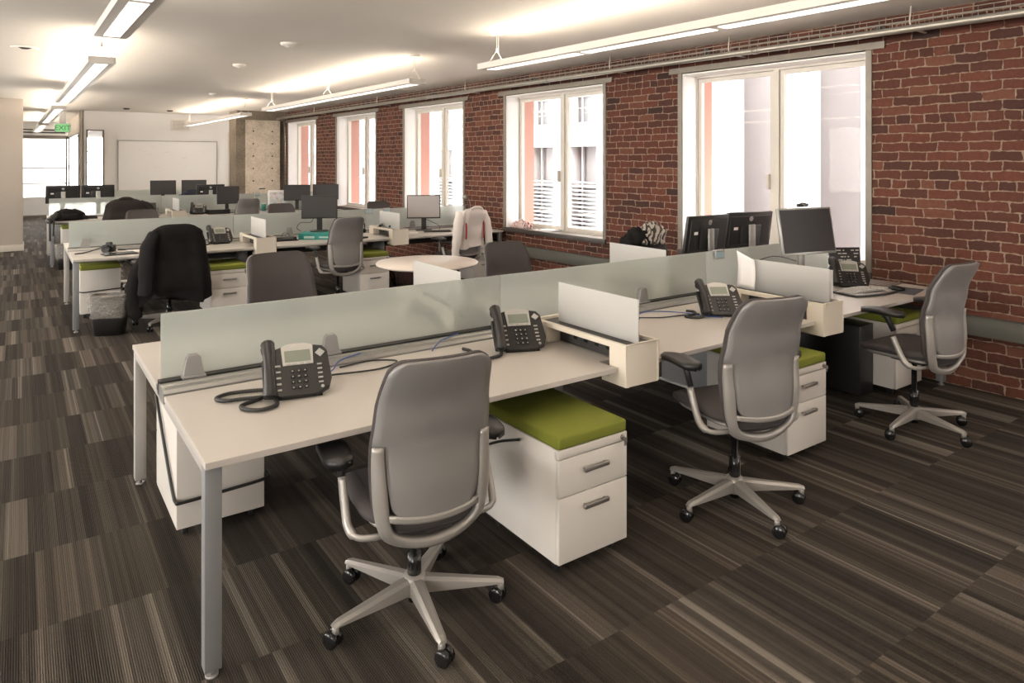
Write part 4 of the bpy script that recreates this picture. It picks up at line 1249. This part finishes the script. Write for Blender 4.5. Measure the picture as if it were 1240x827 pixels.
for r_ in range(5):
    for c in range(15):
        x = -.205 + c * .029
        if r_ == 0 and 4 < c < 10: continue
        yy = -.060 + r_ * .028 - .022 * (x / .2) ** 2
        hgt = .016 + .012 * (1 - (x / .21) ** 2)
        ks.box(x - .0115, x + .0115, yy, yy + .022, .013, hgt + .006, .002, seg=1)
ks.box(-.07, .07, -.064, -.044, .013, .032, .003)
ks.build('keys', None, kb)
tag(kb, 'curved ergonomic keyboard with silver keys at the right end of the near bench', 'keyboard')
ms = empty('mouse', (5.47, 2.66, TZ + .004), R(20))
rr = []
for i in range(9):
    t = -1 + i / 4; hw = .032 * math.sqrt(max(0, 1 - t ** 4)) + .002
    rr.append([(Vector((hw * q, .055 * t, .014 + .016 * (1 - q * q) * (1 - .7 * t * t))), Vector((0, 0, 1))) for q in (-1, -.8, -.4, 0, .4, .8, 1)])
MB().sheet(rr, .014).build('body', BLACKG, ms)
MB().tube([(-.003, .03, .033), (.003, .03, .033)], .007, 10).build('scroll_wheel', DARKG, ms)
tag(ms, 'black computer mouse on the grey mouse pad beside the third chair', 'mouse')
tag(MB().box(-.15, .15, -.11, .11, 0, .004, .0015).build('mouse_pad', mat('slate_mat', (.09, .095, .11), .8, var=.1), None, Matrix.Translation((5.53, 2.64, TZ)) @ Matrix.Rotation(R(12), 4, 'Z')), 'slate grey mouse pad at the right end of the near bench', 'mouse pad')
wm_ = MB().use(mat('grey_striped_wood_sheet', (.20, .165, .15), .6, var=.35, scale=18)).box(-.13, .13, -.19, .19, 0, .006, .001)
for k in range(9): wm_.use(mat('pale_slat_grain', (.36, .32, .29), .6)).box(-.128, .128, -.17 + k * .040, -.163 + k * .040, .006, .0068)
tag(wm_.build('striped_folder', None, None, Matrix.Translation((5.70, 2.97, TZ)) @ Matrix.Rotation(R(6), 4, 'Z')), 'grey-brown striped folder lying on the near bench against the brick wall', 'folder')
bd = empty('menu_board', (5.72, 3.20, TZ), R(-32))
MB().box(-.135, .135, -.006, .006, 0, .26, .003, M=Matrix.Rotation(R(-8), 4, 'X')).build('panel', BLACK, bd)
tx = MB(); r3 = random.Random(5)
for i in range(8):
    z = .235 - i * .027; x = -.12
    while x < .10:
        w_ = .012 + r3.random() * .03
        if r3.random() < .78: tx.box(x, min(x + w_, .125), -.0072, -.0058, z - .005, z + .005, M=Matrix.Rotation(R(-8), 4, 'X'))
        x += w_ + .007 + r3.random() * .012
tx.build('printed_lines', mat('chalk_white', (.5, .5, .48), .8), bd)
MB().tube([(0, .0, .18), (0, .10, .003)], .004, 6).build('prop', BLACK, bd)
tag(bd, 'black panel printed with rows of small white text, standing by the brick wall', 'panel')
# paper clipped to the second hub, phone clip on glass
pp = MB(); rr = []
for i in range(9):
    t = i / 8
    rr.append([(Vector((4.085 + .03 * math.sin(t * 2.2) + .01 * q, 2.93 + q * .15 + .02 * t, .852 + .225 * t + .05 * t * (q - .5))), Vector((1, 0, 0))) for q in (0, .25, .5, .75, 1)])
tag(pp.sheet(rr, .001).build('curled_paper', PAPER), 'curled sheet of white paper leaning on the second power hub', 'paper')
pr = MB().box(4.24, 4.262, 2.47, 2.62, .853, 1.03, .001)
tag(pr.build('white_folder', PAPER), 'white card standing at the end of the second power hub', 'card')
GC = mat('pale_blue_label', (.36, .50, .56), .3, var=.05)
def glass_clip(x, yg, zt, lab):
    e = empty('name_holder', (x, yg, zt))
    MB().box(-.055, .055, -.020, -.0115, -.062, .004, .002).box(-.055, .055, .0055, .010, -.05, .004, .001).box(-.055, .055, -.0115, .0055, .0005, .004).build('holder', ALU, e)
    MB().box(-.045, .045, -.0215, -.0198, -.052, -.010).build('label_insert', GC, e)
    return tag(e, lab, 'name holder', 'name holders clipped on the glass screens')
glass_clip(4.33, BY1 + .979, 1.052, 'silver name holder clipped on the near glass screen below the black monitors')
glass_clip(4.30, BY2 + .979, 1.052, 'pale blue name holder on the middle glass screen beside the pale monitor')
glass_clip(4.02, BY2 + .979, 1.052, 'pale blue name holder on the middle glass screen below the far black phone')
glass_clip(5.05, BY2 + .979, 1.052, 'pale name holder on the middle glass screen behind the pale monitor')
glass_clip(3.95, BY3 + .979, 1.075, 'teal name holder on the third glass screen before the concrete column')

# dark bag and clutter under the near bench
def bag(name, loc, rz, w, d, h, label, m=COAT, handle=True, cat='bag'):
    e = empty(name, loc, rz)
    s = MB(); n = 28; rings = []
    for i in range(11):
        t = i / 10; zz = h * t; k = (1 - .35 * t ** 3) * (.92 + .08 * math.sin(PI * t))
        if i == 0: k *= .94
        if i == 10: k *= .55
        rings.append([s.bm.verts.new((w / 2 * k * (abs(math.cos(a)) ** .5) * (1 if math.cos(a) >= 0 else -1) + .01 * math.sin(5 * a + t * 6), d / 2 * k * (abs(math.sin(a)) ** .5) * (1 if math.sin(a) >= 0 else -1) + .01 * math.sin(7 * a - t * 5), zz)) for a in [2 * PI * q / n for q in range(n)]])
    fs = [s.bm.faces.new(rings[0][::-1]), s.bm.faces.new(rings[-1])]
    for A, B in zip(rings, rings[1:]):
        for q in range(n): fs.append(s.bm.faces.new((A[q], A[(q + 1) % n], B[(q + 1) % n], B[q])))
    s._tag(fs, True); s.build('body', m, e)
    if handle:
        MB().tube(catmull([(-w * .22, 0, h * .93), (-w * .16, 0, h + .07), (w * .16, 0, h + .07), (w * .22, 0, h * .93)], 5), .009, 8).build('handle', BLACK, e)
        MB().box(-w * .3, w * .3, -d / 2 * 1.03, -d / 2 * .90, h * .15, h * .5, .008).build('pocket', m, e)
    return tag(e, label, cat)
pc = empty('computer_tower', (5.10, 3.00, 0), R(92))
MB().box(-.30, .30, -.10, .10, .012, .52, .006).build('case', BLACK, pc)
gr = MB()
for k in range(12): gr.box(-.20, .20, -.104, -.0995, .05 + k * .03, .062 + k * .03)
gr.build('grille', DARKG, pc)
ft = MB()
for sx in (-.18, .18):
    for sy in (-.07, .07): ft.tube([(sx, sy, 0), (sx, sy, .014)], .012, 8)
ft.build('foot', BLACKG, pc)
tag(pc, "large black computer tower in the shadow under the near bench beside the third pedestal", 'computer')
cb_ = MB()
for k in range(3): cb_.tube(catmull([(4.0 + .03 * k, 2.9, .53), (4.03, 2.86 - .02 * k, .44 + .02 * k), (3.98 - .02 * k, 2.84, .40), (4.02, 2.9, .50)], 5), .004, 6)
tag(cb_.build('cable', BLUE), 'tangle of blue cable hanging under the second power hub', 'cable')

# fabric heap behind the glass of the near bench
def heap(name, loc, sx, sy, sz, seed, m, label, cat, amp=.28, n=36, parent=None):
    s = MB(); N = 14; rings = []; nz = Vector((seed * 3.1, seed * 1.7, seed))
    for i in range(1, N):
        th = PI / 2 * (1 - i / N) ; z = math.sin(th)
        ring = []
        for k in range(n):
            a = 2 * PI * k / n
            d = Vector((math.cos(a) * math.cos(th), math.sin(a) * math.cos(th), z))
            f = 1 + amp * (noise.noise(d * 2.3 + nz) + .6 * noise.noise(d * 5.5 + nz) + .3 * math.sin(9 * a + 4 * th) * math.cos(th))
            ring.append(s.bm.verts.new((d.x * sx * f, d.y * sy * f, max(0.0, d.z * sz * f))))
        rings.append(ring)
    base = [s.bm.verts.new((v.co.x * .97, v.co.y * .97, 0)) for v in rings[-1]]
    rings.append(base)
    fs = []
    top = s.bm.verts.new((0, 0, rings[0][0].co.z + .01))
    for k in range(n): fs.append(s.bm.faces.new((top, rings[0][k], rings[0][(k + 1) % n])))
    for A, B in zip(rings, rings[1:]):
        for k in range(n): fs.append(s.bm.faces.new((A[k], B[k], B[(k + 1) % n], A[(k + 1) % n])))
    fs.append(s.bm.faces.new(base))
    s._tag(fs, True)
    o = s.build(name, m, parent, Matrix.Translation(loc))
    return tag(o, label, cat) if label else o
def patt(name, a, b, scale, thr=.5, warp=3):
    m, nt, bb = newmat(name); q = NB(nt); P = q.obj()
    w_ = nt.nodes.new('ShaderNodeTexWave'); w_.inputs['Scale'].default_value = scale; w_.inputs['Distortion'].default_value = warp; w_.inputs['Detail'].default_value = 2
    nt.links.new(P, w_.inputs['Vector'])
    nt.links.new(q.ramp(w_.outputs['Fac'], [(thr - .08, a), (thr + .08, b)]), bb.inputs['Base Color']); bb.inputs['Roughness'].default_value = .9
    return m
SCARFM = patt('black_cream_scarf_pattern', (.05, .045, .042), (.46, .41, .35), 5, .40, 14)
KNIT = patt('red_white_knit', (.30, .05, .06), (.75, .70, .66), 14, .45, 7)
col_ch = put_chair(5.18, 4.72, R(178), 'office chair behind the near bench almost hidden by a patterned scarf and dark coat', lift=-.04)
heap('dark_coat_heap', (5.06, 4.99, .90), .19, .12, .16, 2, COAT, 'dark coat bundled over a chair back behind the near bench', 'coat')
heap('scarf', (5.20, 4.95, .90), .17, .13, .20, 5, SCARFM, 'black and cream patterned scarf heaped on a chair behind the near bench', 'scarf', amp=.35)
hk = heap('knitted_scarf', (0, 0, 0), .19, .085, .10, 8, KNIT, 'red and white knitted bundle lying on the window sill', 'scarf', amp=.32)
hk.matrix_world = WALLM @ Matrix.Translation((.11, 8.00, WZ0 + .005)) @ Matrix.Rotation(R(90), 4, 'Z')
pg = MB()
for k in range(6): pg.box(-.10 + .006 * k, .10 + .004 * k, -.14 - .01 * (k % 3), .14 - .008 * k, .001 + .003 * k, .0035 + .003 * k)
o = pg.build('paper_stack', PAPER); o.matrix_world = WALLM @ Matrix.Translation((.115, 7.45, WZ0 + .004)) @ Matrix.Rotation(R(8), 4, 'Z')
tag(o, 'loose stack of white papers on the window sill beside the knitted bundle', 'paper')

# ------------------------------------------------------------------ round table
rt = empty('round_table', (3.27, 6.08, 0))
MB().lathe([(0, .712), (.47, .712), (.495, .722), (.50, .732), (.495, .740), (0, .740)], n=64).build('tabletop', mat('round_top_cream', (.70, .62, .55), .35, var=.02), rt)
MB().tube([(0, 0, .03), (0, 0, .712)], .035, 18).lathe([(0, .03), (.27, .012), (.28, 0), (0, 0)], n=40).lathe([(0, .70), (.16, .70), (.16, .712), (0, .712)], n=24).build('pedestal', ALU, rt)
tag(rt, 'round cream table on a central post between the two workbenches', 'table')

# ------------------------------------------------------------------ middle bench
cm = empty('camera', (.80, 8.80, TZ), R(-25))
MB().box(-.065, .065, -.03, .03, 0, .075, .010).prism([(-.035, .07), (.035, .07), (.022, .105), (-.022, .105)], -.028, .028, 'Y', bev=.004).build('body', BLACK, cm)
MB().tube([(0, -.03, .038), (0, -.10, .038)], [.034, .038], 20).tube([(0, -.10, .038), (0, -.112, .038)], .040, 20).build('lens', BLACKG, cm)
MB().tube(catmull([(-.065, 0, .055), (-.12, -.03, .03), (-.20, -.12, .008), (-.26, -.20, .006)], 6), .007, 6, sx=2).build('strap', BLACK, cm)
tag(cm, 'black camera with strap lying on the left end of the middle bench', 'camera')
tb_ = empty('tablet', (.87, 8.50, TZ), R(8))
MB().box(-.16, .16, -.10, .10, 0, .010, .003).build('case', BLACK, tb_)
MB().box(-.145, .145, -.088, .088, .0102, .0112).build('screen', BLACKG, tb_)
tag(tb_, 'flat black tablet on the middle bench in front of the camera', 'tablet')
bk = MB().box(-.13, .13, -.03, .03, 0, .012, .002)
tag(bk.build('pen_case', BLACK, None, Matrix.Translation((1.02, 8.86, TZ)) @ Matrix.Rotation(R(-14), 4, 'Z')), 'slim black case beside the camera on the middle bench', 'case')
tag(MB().box(-.17, .17, -.11, .11, 0, .003).build('paper', PAPER, None, Matrix.Translation((1.15, 8.75, TZ)) @ Matrix.Rotation(R(10), 4, 'Z')), 'white sheet lying on the middle bench left of the coat', 'paper')
tx_ = empty('teal_box', (3.14, 8.76, TZ), R(-32))
MB().box(-.22, .22, -.16, .16, 0, .064, .002).build('carton', TEAL, tx_)
MB().box(-.222, .222, -.162, .162, .058, .077, .002).build('lid', TEAL, tx_)
lb = MB().box(-.15, -.02, -.1626, -.1618, .015, .045); lb.box(.04, .17, -.1626, -.1618, .02, .04)
lb.build('printed_label', mat('light_print', (.45, .66, .62), .6), tx_)
tag(tx_, 'flat teal cardboard box under the small monitor on the middle bench', 'box')
tr_ = empty('paper_tray', (2.72, 8.78, TZ), R(-8))
MB().box(-.14, .14, -.11, .11, 0, .012, .002).box(-.12, .12, -.09, .09, .035, .045, .002).box(-.12, -.11, -.09, .09, .012, .035).box(.11, .12, -.09, .09, .012, .035).build('tray', BLACK, tr_)
MB().tube(catmull([(-.05, 0, .045), (-.03, 0, .085), (.02, .0, .09), (.06, 0, .045)], 5), .003, 6).build('cable', BLACK, tr_)
tag(tr_, 'flat black docking tray with a wire loop right of the first middle-bench hub', 'tray')
hd = empty('headset_stand', (3.60, 8.45, TZ), R(20))
MB().prism([(-.06, -.05), (.06, -.05), (.05, .06), (-.05, .06)], 0, .02, 'Z', bev=.004).tube([(0, .02, .02), (0, .02, .17)], .010, 8).build('stand', BLACK, hd)
MB().tube(catmull([(-.055, .02, .10), (-.06, .02, .17), (0, .02, .225), (.06, .02, .17), (.055, .02, .10)], 6), .007, 8).tube([(-.065, .02, .09), (-.045, .02, .09)], .028, 14).tube([(.045, .02, .09), (.065, .02, .09)], .028, 14).build('headset', BLACKG, hd)
tag(hd, 'black headset on its stand right of the light grey chair on the middle bench', 'headset')
for x, y, lab in ((3.97, 8.68, 'black stapler on the left end of the yellow-noted hub'), (4.04, 8.52, 'black tape dispenser on top of the yellow-noted hub')):
    e = empty('desk_tool', (x, y, .8505), R(40))
    MB().box(-.05, .05, -.014, .014, 0, .014, .003).build('base', BLACK, e)
    MB().box(-.05, .045, -.012, .012, .016, .032, .004, M=Matrix.Rotation(R(-9), 4, 'Y')).build('arm', BLACKG, e)
    tag(e, lab, 'desk tool')
kb2 = empty('keyboard', (4.80, 8.62, TZ), R(-25))
MB().box(-.19, .19, -.065, .065, 0, .016, .004).build('body', BLACK, kb2)
k2 = MB()
for r_ in range(4):
    for c in range(13): k2.box(-.175 + c * .027, -.153 + c * .027, -.052 + r_ * .027, -.03 + r_ * .027, .016, .021)
k2.build('keys', DARKG, kb2)
tag(kb2, 'flat black keyboard below the pale-screened monitor', 'keyboard')
tag(MB().box(-.12, .12, -.09, .09, 0, .018, .002).build('notebook', PAPERP, None, Matrix.Translation((4.32, 8.62, TZ)) @ Matrix.Rotation(R(14), 4, 'Z')), 'white notebook between the yellow-noted hub and the pale monitor', 'notebook')
dl = empty('desk_lamp', (5.56, 8.96, TZ))
MB().lathe([(0, 0), (.07, 0), (.07, .012), (.012, .018), (0, .018)]).build('foot', ALU, dl)
MB().tube(catmull([(0, 0, .015), (.0, 0, .20), (-.02, 0, .38), (-.08, -.01, .46)], 6), .006, 8).build('arm', ALU, dl)
MB().lathe([(0, 0), (.05, 0), (.045, .03), (.015, .05), (0, .05)], M=Matrix.Translation((-.10, -.01, .43))).build('lamp_head', STANDM, dl)
tag(dl, 'small silver desk lamp against the brick pier on the middle bench', 'lamp')
tag(MB().box(-.16, .16, -.11, .11, 0, .006, .001).build('paper', PAPERP, None, Matrix.Translation((5.40, 8.72, TZ)) @ Matrix.Rotation(R(3), 4, 'Z')), 'pale papers on the right end of the middle bench by the window', 'paper')
bag('shoulder_bag', (5.36, 8.42, .585), R(5), .30, .16, .10, 'dark slumped bag lying on the pedestal cushion at the right end of the middle bench', handle=False)
bag('duffel_bag', (4.62, 9.0, 0), R(5), .7, .35, .38, 'large reddish brown patterned bag on the floor under the middle bench', m=patt('brown_woven_bag', (.10, .03, .018), (.26, .10, .06), 22, .5, 2), handle=False)

# briefcase beside the middle pedestal
bc = empty('briefcase', (2.22, 8.22, 0), R(4))
MB().box(-.20, .20, -.06, .06, 0, .29, .012).build('body', BLACK, bc)
MB().tube(catmull([(-.06, 0, .285), (-.05, 0, .335), (.05, 0, .335), (.06, 0, .285)], 5), .009, 8).build('handle', BLACK, bc)
MB().box(-.15, -.12, -.066, -.058, .20, .25, .002).box(.12, .15, -.066, -.058, .20, .25, .002).build('clasp', DARKG, bc)
tag(bc, 'black briefcase on the floor right of the pedestal under the middle bench', 'briefcase')

# ------------------------------------------------------------------ waste bins
def make_bin(mesh=False):
    e = empty('waste_bin')
    if mesh:
        s = MB()
        for k in range(20):
            a = 2 * PI * k / 20; s.tube([(.13 * math.cos(a), .13 * math.sin(a), .01), (.155 * math.cos(a), .155 * math.sin(a), .34)], .003, 4)
        for k in range(14):
            z = .01 + k * .0253; r_ = .13 + .025 * (k / 13)
            s.tube([(r_ * math.cos(2 * PI * q / 24), r_ * math.sin(2 * PI * q / 24), z) for q in range(24)], .0028 if k < 13 else .006, 5, closed=True)
        s.lathe([(0, 0), (.13, 0), (.13, .008), (0, .008)])
        s.build('mesh_body', BLACK, e)
    else:
        def rr(hx, hy, z, n=40, ex=.5):
            return [Vector((hx * (abs(math.cos(a)) ** ex) * (1 if math.cos(a) >= 0 else -1), hy * (abs(math.sin(a)) ** ex) * (1 if math.sin(a) >= 0 else -1), z)) for a in [2 * PI * q / n for q in range(n)]]
        def shell(levels, mat_, name, amp=0, cap=True):
            s = MB(); rings = []
            for hx, hy, z in levels:
                L_ = rr(hx, hy, z)
                rings.append([s.bm.verts.new(v + Vector((v.x, v.y, 0)).normalized() * (amp * noise.noise(v * 22)) + Vector((0, 0, amp * .6 * noise.noise(v * 15 + Vector((3, 3, 3)))))) for v in L_])
            fs = []
            for A, B in zip(rings, rings[1:]):
                for q in range(40): fs.append(s.bm.faces.new((A[q], A[(q + 1) % 40], B[(q + 1) % 40], B[q])))
            if cap: fs.append(s.bm.faces.new(rings[0][::-1]))
            s._tag(fs, True)
            return s.build(name, mat_, e)
        shell([(.135, .10, 0), (.155, .115, .20), (.172, .128, .39), (.165, .121, .39), (.148, .108, .20), (.125, .09, .012)], BLACK, 'body')
        shell([(.162, .120, .175), (.166, .124, .20), (.172, .130, .22), (.174, .132, .26), (.180, .137, .30), (.182, .138, .34), (.186, .142, .38), (.186, .142, .402), (.172, .128, .408), (.156, .112, .38), (.145, .10, .30)], LINER, 'liner', .014, False)
    return tag(e, '', 'waste bin')
bn = make_bin(); bn.location = (.74, 8.04, 0); bn.rotation_euler = (0, 0, R(-20)); bn['label'] = 'black waste bin with a clear crumpled liner at the left end of the middle bench'; bn['group'] = 'waste bins'
b2 = copy_tree(bn); b2.location = (.64, 13.25, 0); b2['label'] = 'small black waste bin with a clear liner at the left end of the third bench'
b3 = make_bin(True); b3.location = (4.17, 8.32, 0); b3['label'] = 'black wire mesh waste basket under the middle bench behind the round table'; b3['group'] = 'waste bins'

# ------------------------------------------------------------------ third and fourth bench
bp = empty('backpack', (.66, 13.90, TZ), R(10))
heap('body', (0, 0, 0), .26, .17, .19, 3, COAT, None, None, amp=.16, parent=bp)
MB().box(-.12, .12, -.20, -.13, .02, .11, .02).build('pocket', COAT, bp)
MB().tube(catmull([(-.18, -.10, .10), (-.30, -.20, .03), (-.33, -.34, .01), (-.335, -.37, -.12), (-.33, -.37, -.30)], 6), [.05] * 12 + [.016] * 13, 8, sx=1.0).build('shoulder_strap', BLACK, bp)
MB().tube(catmull([(-.26, -.30, .02), (-.28, -.38, -.03), (-.29, -.38, -.22)], 6), .012, 6).build('dangling_strap', BLACK, bp)
MB().tube(catmull([(.2, -.05, .05), (.3, -.05, .03), (.42, -.06, .02)], 5), .035, 8).build('side_strap', BLACK, bp)
tag(bp, 'black backpack slumped on the left end of the third bench, straps hanging down', 'backpack')
for n, (x, y, z, lab) in enumerate(((1.55, 14.2, TZ, 'white papers beside the brown jacket on the third bench'), (1.05, 14.0, TZ, 'white papers next to the backpack on the third bench'))):
    tag(MB().box(-.15, .15, -.11, .11, 0, .008, .001).build('paper', PAPER, None, Matrix.Translation((x, y, z)) @ Matrix.Rotation(R(10 + 20 * n), 4, 'Z')), lab, 'paper')
lp = empty('laptop', (1.90, 14.15, TZ), R(4))
MB().box(-.17, .17, -.12, .12, 0, .014, .003).build('base', BLACK, lp)
MB().box(-.17, .17, -.006, .006, 0, .22, .003, M=Matrix.Translation((0, .12, .014)) @ Matrix.Rotation(R(-18), 4, 'X')).build('lid', DARKG, lp)
tag(lp, 'open black laptop right of the brown jacket on the third bench', 'laptop')
lp2 = empty('document_tray', (3.05, 13.95, TZ), R(3))
MB().box(-.19, .19, -.12, .12, 0, .006).box(-.19, -.184, -.12, .12, .006, .085).box(.184, .19, -.12, .12, .006, .085).box(-.19, .19, -.126, -.12, 0, .085).build('tray', BLACK, lp2)
tag(lp2, 'low black document tray in front of the angled monitor on the third bench', 'tray')
cg = empty('photo_collage', (4.30, 14.35, TZ), R(-14))
MB().box(-.20, .20, -.010, .010, 0, .40, .002).build('board', PAPER, cg)
cm_, nt_, bb_ = newmat('collage_snapshots'); q_ = NB(nt_)
v_ = nt_.nodes.new('ShaderNodeTexVoronoi'); v_.inputs['Scale'].default_value = 24; nt_.links.new(q_.obj(), v_.inputs['Vector'])
hs = nt_.nodes.new('ShaderNodeHueSaturation'); hs.inputs['Saturation'].default_value = .45; hs.inputs['Value'].default_value = .75
nt_.links.new(v_.outputs['Color'], hs.inputs['Color']); nt_.links.new(q_.mixc(.45, hs.outputs[0], (.7, .66, .66)), bb_.inputs['Base Color'])
MB().box(-.17, .17, -.012, -.0102, .05, .36).build('snapshots', cm_, cg)
tag(cg, 'white board covered with colourful snapshots left of the far monitor pair', 'collage')
gc = empty('green_cup', (3.98, 14.25, TZ))
MB().lathe([(0, 0), (.038, 0), (.045, .14), (.042, .14), (.035, .006), (0, .006)]).build('cup', mat('teal_cup', (.03, .22, .17), .4), gc)
MB().lathe([(.046, .138), (.047, .150), (.03, .154), (0, .154)]).build('lid', PAPER, gc)
tag(gc, 'teal cup on the third bench left of the photo collage', 'cup')
la_ = empty('task_lamp', (3.72, 14.3, TZ))
MB().lathe([(0, 0), (.08, 0), (.08, .014), (.012, .02), (0, .02)]).build('foot', ALU, la_)
MB().tube(catmull([(0, 0, .01), (.03, 0, .18), (.11, 0, .34), (.22, 0, .44)], 6), .005, 8).build('arm', ALU, la_)
MB().box(.19, .30, -.03, .03, .43, .448, .004).build('lamp_head', DARKG, la_)
tag(la_, 'thin grey task lamp standing before the concrete column', 'lamp')
kk = heap('soft_bag', (4.95, 14.6, TZ), .10, .08, .10, 11, COAT, None, None); tag(kk, 'small dark bundle beside the black phone near the end window', 'bundle')
pj = empty('projector', (3.75, 17.45, 1.0))
bx = MB().box(3.45, 4.1, 17.25, 17.55, TZ, .985, .004)
tag(bx.build('white_carton', PAPER), 'white box on the farthest bench carrying the small grey machine', 'box')
MB().box(-.16, .16, -.10, .10, -.012, .06, .02).build('body', mat('pale_grey_plastic', (.45, .43, .41), .5), pj)
MB().tube([(-.10, -.06, .06), (-.10, .06, .06)], .03, 12).build('roller', mat('pale_grey_plastic', (.45, .43, .41), .5), pj)
tag(pj, 'small pale grey machine on a box at the farthest bench under the whiteboard', 'machine')
for x, y, lab in ((2.25, 17.1, 'white papers and mug at the left of the farthest bench'), (2.95, 17.0, 'white cup between the two far screens')):
    e = empty('mug', (x, y, TZ))
    MB().lathe([(0, 0), (.036, 0), (.04, .095), (.036, .095), (.032, .008), (0, .008)]).build('cup', PAPER, e)
    MB().tube(catmull([(.038, 0, .075), (.07, 0, .07), (.07, 0, .03), (.036, 0, .025)], 4), .005, 6).build('handle', PAPER, e)
    tag(e, lab.replace('white papers and mug', 'white mug'), 'mug')
